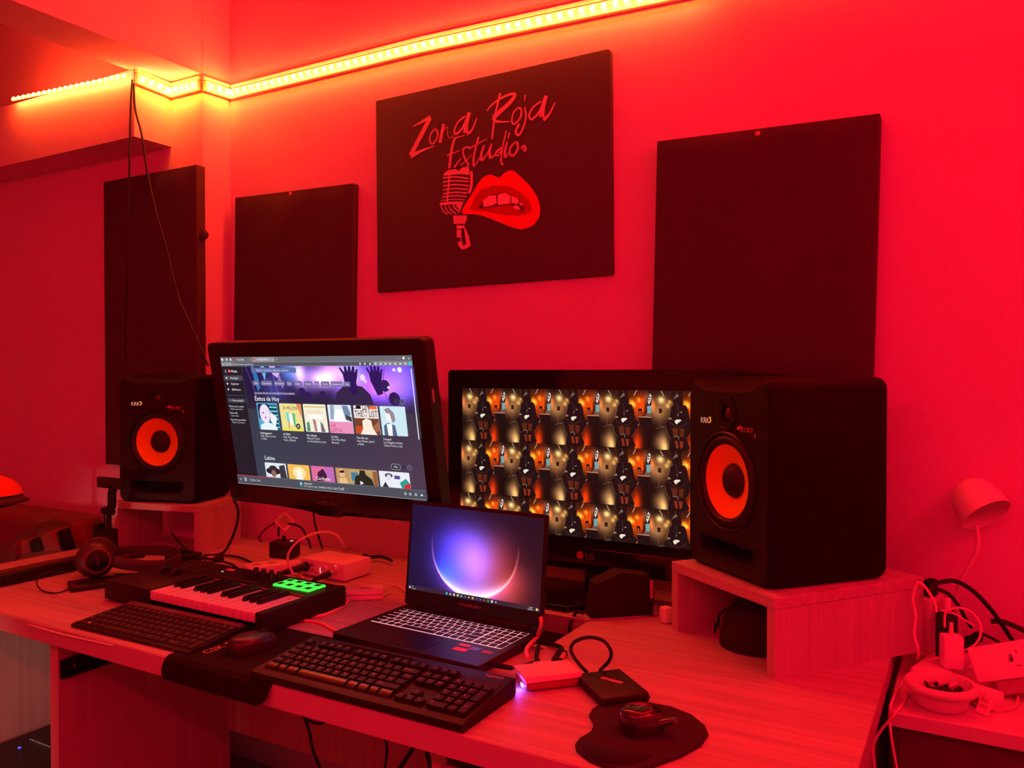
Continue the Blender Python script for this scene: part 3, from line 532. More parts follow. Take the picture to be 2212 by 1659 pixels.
    for P, c in (([(a + 40, 300), (a + 60, 296), (a + 62, 350), (a + 44, 352)], (120, 220, 200)), ([(a + 84, 300), (a + 104, 306), (a + 100, 380), (a + 90, 372)], (90, 190, 130)), ([(a + 62, 306), (a + 82, 300), (a + 84, 372), (a + 60, 366)], (255, 250, 244)), ([(a + 52, 350), (a + 62, 350), (a + 56, 386), (a + 48, 384)], (206, 150, 90))): p.poly(P, c)
    p.rect(a, 386, a + 152, 400, (232, 226, 90)); p.disc(a + 116, 373, 15, (26, 28, 24)); p.rect(a + 110, 366, a + 114, 380, (240, 240, 200)); p.rect(a + 118, 366, a + 122, 380, (240, 240, 200))
    a = 557
    p.rect(a + 6, 262, a + 150, 268, (214, 190, 90)); t('PURO BANDA', a + 76, 300, 22, (232, 190, 160), 'CENTER', .8); p.rrect(a + 30, 306, a + 126, 330, 6, (255, 252, 248))
    for P, c in (([(a + 56, 330), (a + 76, 334), (a + 80, 396), (a + 64, 398)], (176, 130, 130)), ([(a + 108, 340), (a + 122, 356), (a + 134, 398), (a + 106, 398)], (110, 110, 130)), ([(a + 14, 350), (a + 30, 344), (a + 34, 396), (a + 10, 398)], (70, 150, 120)), ([(a + 78, 346), (a + 100, 340), (a + 102, 396), (a + 84, 396)], (255, 246, 240))): p.poly(P, c)
    a = 723
    for P, c in (([(a + 20, 252), (a + 44, 252), (a + 40, 330), (a + 12, 326)], (150, 170, 196)), ([(a + 96, 254), (a + 132, 254), (a + 150, 300), (a + 110, 320)], (120, 140, 170)), ([(a + 116, 300), (a + 150, 312), (a + 152, 338), (a + 112, 326)], (60, 66, 80)), ([(a + 46, 276), (a + 92, 272), (a + 112, 338), (a + 30, 338)], (255, 255, 255))): p.poly(P, c)
    p.rect(a, 339, a + 153, 400, (238, 150, 190)); t('LA', a + 10, 368, 28, (190, 50, 110)); t('LISTA', a + 10, 394, 28, (190, 50, 110))
    a = 890
    p.rect(a + 2, 251, a + 50, 268, (24, 20, 24)); p.rect(a + 96, 251, a + 150, 268, (236, 110, 80)); p.disc(a + 12, 258, 8, (240, 240, 244)); t('THE', a + 8, 308, 46, (36, 34, 36), sx=.62); t('HIT', a + 58, 288, 52, (36, 34, 36), sx=.62); t('LIST', a + 96, 308, 46, (36, 34, 36), sx=.66); t('MIX', a + 62, 308, 16, (120, 120, 124), sx=.8)
    p.rect(a, 316, a + 154, 400, (120, 66, 48)); p.rect(a + 2, 356, a + 52, 398, (196, 80, 40)); p.poly([(a + 50, 330), (a + 76, 316), (a + 106, 326), (a + 112, 366), (a + 136, 400), (a + 30, 400), (a + 50, 370)], (255, 238, 222)); p.poly([(a + 110, 360), (a + 150, 330), (a + 152, 380), (a + 124, 384)], (170, 104, 74))
    a = 1056
    p.poly([(a + 28, 266), (a + 56, 258), (a + 84, 282), (a + 90, 320), (a + 72, 336), (a + 62, 300), (a + 40, 290)], (150, 140, 150)); p.poly([(a + 30, 284), (a + 60, 288), (a + 64, 322), (a + 40, 330)], (252, 244, 244)); p.poly([(a + 14, 400), (a + 16, 350), (a + 40, 334), (a + 84, 346), (a + 92, 400)], (84, 108, 136)); p.poly([(a + 34, 340), (a + 66, 340), (a + 64, 400), (a + 38, 400)], (250, 248, 250))
    caps = ['PopReggaetón|Feid, Ozuna y más|y Yailin', 'Al Millón|Feid, Peso Pluma,|Kapo y Blessd', 'Puro Banda|Manuel Turizo,|La Arrolladora y más', 'La Lista|Oro HQ, María|Becerra', 'The Hit List|Peso Pluma, Junior|y Nicki', 'Tropical|Los Ángeles Azules,|Carlos Vives y más']
    for (a, b), c in zip(X, caps):
        for k, sx in enumerate(c.split('|')): t(sx, a + 2, 424 + k * 16, 16, (250, 250, 252) if k == 0 else (226, 226, 234), sx=.92)
    # lower row
    y0, y1 = 585, 668
    for a, b, c in ((226, 380, (226, 232, 240)), (393, 545, (246, 190, 90)), (558, 712, (226, 110, 160)), (725, 994, (196, 150, 100)), (1006, 1192, (236, 238, 246))): p.rrect(a, y0, b, y1, 4, c)
    p.disc(284, 632, 54, (34, 32, 38), 20); p.disc(284, 618, 30, (50, 46, 52), 18); p.disc(284, 646, 18, (150, 106, 90), 20); p.poly([(330, 600), (370, 592), (378, 668), (330, 668)], (60, 56, 66)); p.disc(470, 630, 46, (255, 232, 170), 34); p.disc(470, 632, 20, (255, 250, 230), 26); p.poly([(470, 640), (500, 668), (440, 668)], (250, 246, 240))
    p.poly([(590, 668), (600, 620), (640, 596), (668, 640), (640, 664)], (70, 30, 60)); p.poly([(650, 590), (706, 588), (708, 668), (668, 668)], (196, 110, 190)); t('Caribeño', 634, 660, 26, (255, 240, 250), 'CENTER')
    p.disc(766, 612, 20, (230, 190, 150), 22); p.poly([(752, 600), (780, 596), (784, 610), (750, 612)], (50, 34, 30)); p.poly([(740, 668), (744, 640), (790, 636), (800, 668)], (236, 190, 140)); p.rect(812, 588, 990, 668, (190, 160, 110)); p.rect(826, 604, 870, 650, (70, 130, 160)); p.poly([(840, 668), (850, 626), (880, 612), (884, 590), (916, 590), (922, 612), (958, 634), (966, 668)], (40, 42, 34)); p.poly([(880, 646), (880, 668), (902, 658)], (250, 250, 250)); p.rect(966, 592, 992, 668, (150, 96, 60))
    p.disc(1066, 606, 24, (70, 70, 80), 12); p.disc(1066, 616, 14, (230, 226, 232), 16); p.rect(1100, 604, 1134, 622, (90, 70, 150)); p.poly([(1130, 640), (1170, 616), (1190, 640), (1192, 668), (1140, 668)], (40, 160, 150)); p.poly([(1160, 648), (1192, 640), (1192, 668), (1150, 668)], (214, 50, 56)); p.poly([(1020, 668), (1040, 640), (1060, 668)], (50, 50, 60))
    # player bar
    p.rect(0, 671, W, 720, (78, 82, 92)); p.rect(0, 669, 240, 672, (226, 60, 80)); p.rect(240, 669, W, 671, (120, 122, 132))
    t('|<', 20, 700, 18, (230, 230, 236)); p.rect(56, 682, 60, 704, (240, 240, 246)); p.rect(66, 682, 70, 704, (240, 240, 246)); t('>|', 92, 700, 18, (230, 230, 236)); t('0:06 / 3:02', 112, 699, 15, (226, 226, 232))
    p.rect(462, 680, 486, 708, (60, 130, 140)); p.disc(474, 690, 6, (220, 230, 232)); t('Amanecí', 496, 691, 16, (246, 246, 250)); t('El Tuani y Feid - BARRIO FINO 2023 - 2024', 496, 706, 15, (220, 220, 228)); t('v', 732, 700, 20, (230, 230, 236), 'CENTER'); t('o', 762, 700, 20, (230, 230, 236), 'CENTER'); t(':', 791, 700, 20, (230, 230, 236), 'CENTER')
    for x in (1157, 1186, 1220): p.disc(x, 694, 7, (226, 226, 234)); p.disc(x, 694, 4, (78, 82, 92))
    p.poly([(1246, 698), (1264, 698), (1255, 688)], (240, 240, 246)); p.rrect(1273, 62, 1278, 412, 2, (236, 240, 248)); p.rect(0, 718, W, 720, (190, 186, 200))

def studio_tiles(p):
    def bg(u, v):
        c = [30, 14, 12]
        for x, y, a, b, k in ((.2, .3, .17, .2, (120, 82, 42)), (.18, .16, .06, .05, (230, 205, 130)), (.34, .2, .03, .03, (220, 160, 60)), (.3, .26, .035, .035, (190, 150, 80)), (.62, .22, .045, .05, (220, 150, 40)), (.67, .25, .03, .03, (230, 170, 60)), (.76, .17, .03, .035, (230, 150, 40)),
                          (.7, .3, .13, .22, (190, 60, 0)), (.82, .25, .06, .2, (150, 30, 0)), (.02, .25, .05, .12, (200, 96, 40)), (.22, .95, .08, .22, (180, 140, 80)), (.26, .98, .05, .12, (120, 100, 60)), (.12, .88, .08, .12, (70, 50, 30)), (.74, .92, .08, .2, (225, 44, 0)), (.70, .99, .05, .1, (60, 40, 0)), (.1, .4, .12, .12, (70, 54, 34)), (.92, .14, .06, .1, (120, 70, 40))):
            g = gs(u, v, x, y, a, b); c = [c[i] + k[i] * g for i in range(3)]
        return c
    tw, th = 132.0, 137.5; FIG = (33, 17, 18)
    N = lambda P: [((x - 860) / 940 * tw, (y - 155) / 1090 * th) for x, y in P]
    for r in range(3):
        for k in range(5):
            p.ox, p.oy = k * tw, r * th
            p.grid(0, 0, tw, th, 26, 26, bg)
            for P, w_, c in (([(1025, 165), (1080, 265)], 14, (190, 160, 130)), ([(1540, 160), (1490, 260)], 14, (200, 160, 130)), ([(1168, 165), (1190, 235)], 7, (120, 60, 40)), ([(1420, 165), (1405, 250)], 7, (130, 60, 40)), ([(1295, 160), (1295, 210)], 7, (130, 60, 40))): p.stroke(N(P), w_ * .13, c)
            P_ = lambda q, c: p.poly(N(q), c)
            P_([(1780, 160), (1800, 160), (1800, 840), (1850, 900), (1580, 700), (1560, 670), (1720, 640), (1720, 330)], (44, 22, 18))
            P_([(1580, 660), (1830, 670), (1830, 860), (1600, 830)], (30, 17, 16))
            P_([(1560, 648), (1700, 640), (1830, 648), (1830, 668), (1570, 664)], (176, 120, 96)); P_([(1720, 560), (1820, 575), (1830, 640), (1690, 640)], (120, 80, 60))
            P_([(1722, 448), (1818, 430), (1820, 580), (1730, 590)], (104, 150, 156)); [P_([(1730, 470 + d), (1814, 456 + d), (1814, 466 + d), (1731, 480 + d)], (150, 196, 200)) for d in (0, 40, 80)]; P_([(1816, 570), (1846, 575), (1846, 650), (1818, 650)], (110, 160, 164))
            P_([(1776, 215), (1800, 260), (1790, 350), (1755, 425), (1735, 370), (1745, 290)], (214, 206, 200)); P_([(1755, 270), (1785, 270), (1780, 300), (1752, 298)], (40, 30, 30)); P_([(1748, 320), (1775, 326), (1766, 350), (1748, 346)], (40, 30, 30))
            P_([(1570, 500), (1630, 500), (1632, 580), (1572, 580)], (44, 20, 16)); p.disc(*N([(1600, 560)])[0], 1.6, (190, 150, 130)); P_([(990, 490), (1048, 490), (1046, 575), (990, 575)], (48, 30, 22))
            P_([(1640, 300), (1672, 300), (1672, 560), (1640, 560)], (235, 84, 10))
            for P, w_, c in (([(1880, 650), (1925, 660), (1925, 860), (1890, 850)], 9, (120, 70, 60)), ([(925, 640), (1000, 660), (1000, 840), (940, 850)], 9, (120, 76, 56))): p.stroke(N(P), w_ * .13, c)
            P_([(1225, 840), (1430, 850), (1415, 1000), (1240, 1000)], (96, 38, 20)); P_([(1262, 1070), (1410, 1075), (1395, 1205), (1290, 1210)], (140, 46, 24)); P_([(1310, 1075), (1345, 1075), (1360, 1210), (1330, 1210)], FIG)
            for P in ([(1300, 210), (1360, 262), (1402, 340), (1396, 415), (1450, 432), (1490, 520), (1518, 680), (1535, 728), (1590, 762), (1562, 840), (1530, 880), (1500, 965), (1440, 1030), (1478, 1090), (1522, 1185), (1505, 1238), (1420, 1238), (1404, 1100), (1432, 1000), (1425, 900), (1440, 850), (1340, 845), (1210, 825), (1228, 900), (1242, 1000), (1268, 1085), (1250, 1238), (1155, 1238), (1168, 1150), (1204, 1060), (1150, 980), (1120, 880), (1098, 785), (1150, 720), (1150, 640), (1182, 560), (1175, 480), (1200, 430), (1252, 412), (1236, 345), (1262, 265)], [(1318, 850), (1346, 850), (1346, 1080), (1318, 1080)]): P_(P, FIG)
            P_([(1240, 1020), (1330, 1005), (1415, 1020), (1415, 1050), (1330, 1035), (1240, 1050)], FIG)
            P_([(1300, 212), (1262, 265), (1240, 325), (1275, 290), (1325, 268), (1330, 240)], (112, 96, 88)); P_([(1182, 520), (1200, 440), (1240, 420), (1200, 470), (1195, 560)], (84, 66, 60))
            P_([(1262, 705), (1300, 682), (1362, 682), (1372, 702), (1322, 742), (1298, 772), (1268, 742)], (236, 226, 204)); P_([(1160, 655), (1200, 650), (1215, 680), (1170, 690)], (150, 120, 100)); P_([(1350, 545), (1388, 540), (1388, 552), (1350, 556)], (180, 160, 160)); P_([(1312, 580), (1324, 580), (1322, 625), (1312, 620)], (190, 180, 180))
            for P, w_, c in (([(1150, 700), (1178, 560), (1200, 440), (1245, 415)], 12, (120, 86, 52)), ([(1100, 800), (1125, 890), (1160, 985), (1200, 1050)], 10, (110, 76, 44)), ([(1165, 1150), (1158, 1230)], 9, (150, 110, 64)), ([(1405, 420), (1450, 436), (1488, 520), (1515, 660)], 9, (130, 50, 20)), ([(1535, 880), (1505, 960), (1450, 1030)], 9, (150, 44, 14)), ([(1212, 830), (1238, 920), (1255, 1010)], 7, (100, 60, 40)), ([(1300, 420), (1318, 520), (1318, 640)], 8, (74, 60, 58)), ([(1480, 730), (1400, 800), (1300, 830)], 8, (70, 44, 40)), ([(1165, 720), (1230, 780), (1290, 820)], 8, (84, 56, 46))): p.stroke(N(P), w_ * .13, c)
            p.stroke(N([(1590, 780), (1560, 825)]), 1.6, (160, 120, 110)); p.stroke(N([(1030, 830), (1080, 820)]), 1.2, (160, 120, 110)); p.stroke(N([(1330, 1050), (1320, 990), (1250, 1000)]), 1.6, (130, 110, 100))
    p.ox = p.oy = 0

def orb_desktop(p):
    W, H = 1920, 1080
    def f(u, v):
        x, y = u * W, v * H; c = [28, 20, 58]
        c[0] += 14 * u; c[1] -= 2 * u; c[2] -= 26 * u
        cx, cy, rr = 968, 430, 628; d = math.hypot(x - cx, y - cy); inside = d < rr
        def add(k, g):
            for i in range(3): c[i] += k[i] * g
        add((30, 30, 150), math.exp(-((x - 640) / 330) ** 2 - ((y - 560) / 360) ** 2))
        add((160, 100, 200), math.exp(-((x - 1010) / 300) ** 2 - ((y - 700) / 340) ** 2)); add((60, 40, 120), math.exp(-((x - 900) / 360) ** 2 - ((y - 430) / 260) ** 2))
        add((110, 26, 0), math.exp(-((x - 1480) / 300) ** 2 - ((y - 830) / 330) ** 2)); add((46, 10, 0), math.exp(-((x - 1350) / 200) ** 2 - ((y - 450) / 260) ** 2))
        bot = max(0, (y - 560) / 500)
        if inside:
            add((0, 50, 140), math.exp(-((x - 600) / 220) ** 2 - ((y - 800) / 180) ** 2)); add((240, 220, 240), math.exp(-((rr - d) / 95)) * bot ** 1.6 * 1.55 * max(0, min(1, (y - 620) / 300)))
        else: add((150, 60, 60), math.exp(-(d - rr) / 130) * bot * max(0, (x - 700) / 900)); add((70, 40, 110), math.exp(-(d - rr) / 90) * bot)
        ring = math.exp(-((d - rr) / 9) ** 2) * max(0, min(1, (y - 330) / 500)); add((230, 120, 120), ring)
        return c
    p.grid(0, 0, W, H, 160, 90, f)
    p.grid(0, 1026, W, H, 12, 1, lambda u, v: (52 + 10 * u, 36 + 4 * u, 62 - 14 * u))
    for i, c in enumerate([(70, 190, 235), (235, 235, 240), (210, 210, 220), (240, 205, 90), (60, 190, 200), (120, 120, 130), (230, 230, 236), (230, 170, 70), (70, 110, 230), (70, 130, 230), (230, 90, 40), (60, 200, 90), (200, 210, 230), (225, 225, 230)]):
        x = 606 + i * 55.3
        (p.rrect(x - 13, 1040, x + 13, 1068, 4, c) if i in (0, 2, 3, 7, 12) else p.disc(x, 1054, 14 if i in (1, 4, 5, 11) else 9, c))
        if i in (1, 5, 11): p.disc(x, 1054, 9, (52, 40, 60))
    p.poly([(18, 1066), (34, 1036), (46, 1066)], (240, 240, 244)); p.text('19°', 62, 1050, 22, (235, 235, 240)); p.text('Nublado', 62, 1072, 20, (210, 210, 218))
    p.text('21:34', 1800, 1050, 22, (240, 240, 244), 'CENTER'); p.text('1/7/2024', 1790, 1072, 20, (230, 230, 236), 'CENTER'); p.disc(1882, 1054, 15, (240, 220, 130))

# ---------------------------------------------------------------- the wall-mounted monitor on the left
ex = Vector((1, .024, -.002)).normalized(); ez = Vector((.006, -.188, .982)); ez = (ez - ex * ez.dot(ex)).normalized(); ey = ez.cross(ex)
MX = Matrix(((ex.x, ey.x, ez.x, -1.383), (ex.y, ey.y, ez.y, -.423), (ex.z, ey.z, ez.z, 1.171), (0, 0, 0, 1)))
tv = thing('wall_monitor', None, 'glossy black monitor tipped forward, showing a music streaming page', 'monitor', mtx=MX)
sw, sh = .598, .336
fr_ = rrect(.674, .424, .014, 5); fr_ = [(x + .001, z - .219) for x, z in fr_]
n = len(fr_); wave = []
M().add([(x, y, z) for y, k in ((-.012, 1), (.026, 1)) for x, z in fr_], [(i, (i + 1) % n, n + (i + 1) % n, n + i) for i in range(n)] + [tuple(range(n, 2 * n))]).build('frame_shell', BLACK, tv)
m = M(); inn = [(sw / 2, sh / 2), (-sw / 2, sh / 2), (-sw / 2, -sh / 2), (sw / 2, -sh / 2)]
q = [fr_[2], fr_[7], fr_[12], fr_[17]]
ring = []
m.add([(x, -.0125, z) for x, z in fr_] + [(x, -.0095, z) for x, z in inn], [(0, 1, 2, n), (2, 3, 4, n), (4, 5, n + 1, n), (5, 6, 7, n + 1), (7, 8, 9, n + 1), (9, 10, n + 2, n + 1), (10, 11, 12, n + 2), (12, 13, 14, n + 2), (14, 15, n + 3, n + 2), (15, 16, 17, n + 3), (17, 18, 19, n + 3), (19, 0, n, n + 3)]).build('bezel', GLOSS, tv)
M().slab([(-.10, -.223), (-.05, -.228), (-.03, -.234), (.03, -.234), (.05, -.228), (.28, -.223), (.32, -.215), (-.31, -.215)], -.010, .012, 0, 1, Matrix(((1, 0, 0, 0), (0, 0, -1, 0), (0, 1, 0, 0), (0, 0, 0, 1)))).build('bottom_lip', GLOSS, tv)
b2 = rrect(.60, .37, .06, 6); nb = len(b2)
M().add([(x + .003, .026, z - .210) for x, z in rrect(.65, .39, .03, 6)] + [(x, .055, z - .21) for x, z in b2] + [(x * .8, .075, (z - .215) * .8 - .02) for x, z in b2], [(k * nb + i, k * nb + (i + 1) % nb, (k + 1) * nb + (i + 1) % nb, (k + 1) * nb + i) for k in (0, 1) for i in range(nb)] + [tuple(range(2 * nb, 3 * nb))]).build('back_shell', BLACK, tv)
pic = Pic(1280, 720, sw, sh, -sw / 2, sh / 2, y=-.0092); music_page(pic); pic.build('screen', SCREEN, tv)
M().text('SAMSUNG', .0165, TR(-.001, -.0132, -.205) @ RX(R(90)), 'CENTER').build('logo_lettering', mat('logo_dim', (.20, .16, .16), .35), tv)
M().box(.337, .3392, -.004, .004, .06, .09).build('energy_sticker', mat('sticker_grey', (.3, .28, .28), .5), tv)
IV = MX.inverted()
M(IV).tube([(-1.383, -.36, 1.16), (-1.383, -.2, 1.14), (-1.383, -.02, 1.14)], .02, 10, 1).box(-1.45, -1.32, -.03, -.0, 1.05, 1.23, .004, 1).build('wall_arm', MATTE, tv)

# ---------------------------------------------------------------- the monitor in the middle
lg = thing('desk_monitor', (-.842, -.10, .75), 'wide black monitor filled with repeated pictures of a hooded figure', 'monitor')
L0 = TR(0, 0, -.75)
fr2 = rrect(.770, .490, .010, 5); fr2 = [(x, z + .812) for x, z in fr2]; n = len(fr2)
M(L0).add([(x, y, z) for y in (0, .05) for x, z in fr2], [(i, (i + 1) % n, n + (i + 1) % n, n + i) for i in range(n)] + [tuple(range(n, 2 * n))]).build('frame_shell', BLACK, lg)
inn = [(.301, 1.254), (-.343, 1.254), (-.343, .892), (.301, .892)]
m = M(L0); m.add([(x, -.0005, z) for x, z in fr2] + [(x, .004, z) for x, z in inn], [(0, 1, 2, n), (2, 3, 4, n), (4, 5, n + 1, n), (5, 6, 7, n + 1), (7, 8, 9, n + 1), (9, 10, n + 2, n + 1), (10, 11, 12, n + 2), (12, 13, 14, n + 2), (14, 15, n + 3, n + 2), (15, 16, 17, n + 3), (17, 18, 19, n + 3), (19, 0, n, n + 3)]).build('bezel', GLOSS, lg)
M(L0).box(-.375, .375, -.008, .0, .815, .868, .003, 2).build('lower_strip', GLOSS, lg)
pic = Pic(642, 361, .644, .362, -.343, 1.254 - .75, y=.0038); studio_tiles(pic); pic.build('screen', SCREEN, lg)
M(L0).text('LG', .019, TR(.022, -.0088, .842) @ RX(R(90))).build('logo_lettering', mat('logo_grey', (.30, .22, .22), .35), lg)
m = M(L0).lathe([(0, 0), (.0095, 0)], 28, TR(.008, -.0086, .849) @ RX(R(90))); m.build('logo_disc', mat('logo_wine', (.45, .03, .06), .35), lg)
M(L0).lathe([(.0055, 0), (.0072, 0)], 24, TR(.008, -.0089, .849) @ RX(R(90))).add([(.0075, -.0089, .853), (.0085, -.0089, .853), (.0085, -.0089, .845), (.0075, -.0089, .845)], [(0, 1, 2, 3)]).add([(.0075, -.0089, .846), (.0115, -.0089, .846), (.0115, -.0089, .845), (.0075, -.0089, .845)], [(0, 1, 2, 3)]).build('logo_face', mat('logo_pale', (.35, .2, .2), .35), lg)
M(L0).box(.012, .072, .005, .045, .765, .83, .006, 2).build('stand_neck', GLOSS, lg)
base = [(-.16, -.15), (.04, -.155), (.09, -.1), (.11, 0), (.09, .075), (-.14, .075), (-.18, 0)]
M().slab(base, 0, .014, .005, 2).build('stand_base', GLOSS, lg)
# ---------------------------------------------------------------- keyboards
def keycap(w, d, h, ins=.0016):
    a, b = w / 2, d / 2; c, e = a - ins, b - ins
    v = [(-a, -b, 0), (a, -b, 0), (a, b, 0), (-a, b, 0), (-c, -e, h), (c, -e, h), (c, e, h), (-c, e, h)]
    return M().add(v, [(0, 1, 5, 4), (1, 2, 6, 5), (2, 3, 7, 6), (3, 0, 4, 7), (4, 5, 6, 7), (3, 2, 1, 0)])
def lipped(w, d, h, ins=.0016):
    # front-row cap: the front third of the top rolls down towards the typist
    a, b = w / 2, d / 2; c, e = a - ins, b - ins; s = []
    for y, z in ((-b, 0), (-e - .0002, h - .0034), (-e + .0026, h - .0020), (-e + .0062, h - .0008), (-e + .0095, h), (e, h), (b, 0)): s.append((y, z))
    n = len(s); v = [((-c if 0 < i < n - 1 else -a), y, z) for i, (y, z) in enumerate(s)] + [((c if 0 < i < n - 1 else a), y, z) for i, (y, z) in enumerate(s)]
    return M().add(v, [(i, n + i, n + i + 1, i + 1) for i in range(n - 1)] + [tuple(range(n)), tuple(range(n, 2 * n))[::-1]])
def keys(parent, lay, u, gap, h, material, z, legends=None, lm=None, zl=None, lsize=.0055, ins=.0016, T=None, front=None):
    """lay: (x, y, w, d, text) in key units, x right, y down from the top-left key corner of the block at T"""
    cache = {}; lg_ = M(); T = T or Matrix(); low = {}
    for x, y, w, d, s in lay:
        lip = front and y > 5.2 and x < 15; k = (round(w, 2), round(d, 2), bool(lip))
        if k not in cache:
            cache[k] = (lipped(w * u - gap, d * u - gap, h, ins).mesh('key', .6) if lip else keycap(w * u - gap, d * u - gap, h, ins).mesh('key', None)); cache[k].materials.append(front if lip else material)
        o = link('key', cache[k], parent); F = T @ TR((x + w / 2) * u, -(y + d / 2) * u, z); o.matrix_local = F
        if s and lm: lg_.text(s, lsize * (1 if len(s) < 3 else .62), F @ TR(-w * u / 2 + gap / 2 + .0042, .0005 if len(s) < 3 else .001, h + .00006))
    if lm: lg_.build('key_legends', lm, parent)['kind'] = 'stuff'
def rows(*spec):
    out = []
    for y, items in spec:
        x = 0
        for it in items:
            if isinstance(it, (int, float)): x += it; continue
            s, w = (it, 1) if isinstance(it, str) else (it[0], it[1]); d = 1 if isinstance(it, str) or len(it) < 3 else it[2]
            out.append((x, y, w, d, s)); x += w
    return out
MAIN = [(1.3, ['º', *'1234567890', "'", '¡', ('Backspace', 2)]), (2.3, [('Tab', 1.5), *'QWERTYUIOP', '`', '+', ('', .25), ('Enter', 1.25)]), (3.3, [('Bloq', 1.75), *'ASDFGHJKLÑ', '´', 'Ç', ('', 1.25)]),
        (4.3, [('Shift', 1.25), '<', *'ZXCVBNM', ',', '.', '-', ('Mayús', 2.75)]), (5.3, [('Ctrl', 1.5), ('Win', 1.1), ('Alt', 1.4), ('', 5.9), ('AltGr', 1.25), ('Fn', 1.25), ('Menu', 1.1), ('Ctrl', 1.5)])]
FULL = rows((0, ['Esc', .8, 'F1', 'F2', 'F3', 'F4', .55, 'F5', 'F6', 'F7', 'F8', .55, 'F9', 'F10', 'F11', 'F12']), *MAIN)
FULL += [(x + 15.35, y, 1, 1, s) for x, y, s in ((0, 0, 'Imp'), (1, 0, 'Des'), (2, 0, 'Pau'), (0, 1.3, 'Ins'), (1, 1.3, 'Ini'), (2, 1.3, 'Re'), (0, 2.3, 'Sup'), (1, 2.3, 'Fin'), (2, 2.3, 'Av'), (1, 4.3, '^'), (0, 5.3, '<'), (1, 5.3, 'v'), (2, 5.3, '>'))]
FULL += [(x + 18.7, y, w, d, s) for x, y, w, d, s in ((0, 1.3, 1, 1, 'Bl'), (1, 1.3, 1, 1, '/'), (2, 1.3, 1, 1, '*'), (3, 1.3, 1, 1, '-'), (0, 2.3, 1, 1, '7'), (1, 2.3, 1, 1, '8'), (2, 2.3, 1, 1, '9'), (3, 2.3, 1, 2, '+'), (0, 3.3, 1, 1, '4'), (1, 3.3, 1, 1, '5'), (2, 3.3, 1, 1, '6'), (0, 4.3, 1, 1, '1'), (1, 4.3, 1, 1, '2'), (2, 4.3, 1, 1, '3'), (3, 4.3, 1, 2, 'Ent'), (0, 5.3, 2, 1, '0'), (2, 5.3, 1, 1, '.'))]
KEY = mat('key_plastic', (.020, .017, .017), .5, spec=.35); KEYG = mat('key_satin', (.016, .012, .012), .5, spec=.25); KEYF = mat('key_front_row', (.018, .013, .012), .27, spec=.55); KCASE = mat('keyboard_case', (.013, .011, .011), .5, spec=.25)
LEG = mat('key_legend', (.55, .42, .42), .5)
# wired keyboard in front: origin at its front-left corner, tilted up at the back
kb = thing('desktop_keyboard', (-1.113, -.892, .7505), 'full-size black desktop keyboard with number pad at the front edge of the desk', 'keyboard', R(.2), 'computer keyboards')
W_, D_ = .447, .166; tilt = R(5.5); KT = TR(0, 0, .013) @ RX(tilt)
prof = [(0, .004), (.004, .0), (D_ - .004, 0), (D_, .006), (D_, .0305), (D_ - .006, .0325), (.010, .0165), (.002, .0135)]
def extr(prof, x0, x1, T=None):
    n = len(prof); v = [(x0, y, z) for y, z in prof] + [(x1, y, z) for y, z in prof]
    return M(T).add(v, [tuple(range(n))[::-1], tuple(range(n, 2 * n))] + [(i, (i + 1) % n, n + (i + 1) % n, n + i) for i in range(n)])
extr(prof, 0, W_).build('case', KCASE, kb, .5)
top = TR(0, .002, .0136) @ RX(math.atan2(.019, D_ - .008))
M(top).box(.012, .302, .010, .136, -.004, .0008, .001, 1).box(.309, .366, .010, .136, -.004, .0008, .001, 1).box(.372, .440, .010, .136, -.004, .0008, .001, 1).build('key_wells', mat('well_black', (.006, .005, .005), .6), kb)
keys(kb, FULL, .0188, .0024, .0072, KEYG, 0, lm=LEG, lsize=.0066, T=top @ TR(.0145, .1335, .0015), front=KEYF)
mm = M(top)
for k in range(9): mm.add(keycap(.016, .005, .003, .001).v, [(4, 5, 6, 7), (0, 1, 5, 4), (1, 2, 6, 5), (2, 3, 7, 6), (3, 0, 4, 7)], TR(.095 + k * .0178, .147, .001))
mm.build('media_buttons', KEY, kb)['kind'] = 'stuff'
M(top).text('logitech', .011, TR(.398, .1465, .0012)).build('logo_lettering', mat('logo_warm', (.62, .34, .3), .45), kb)
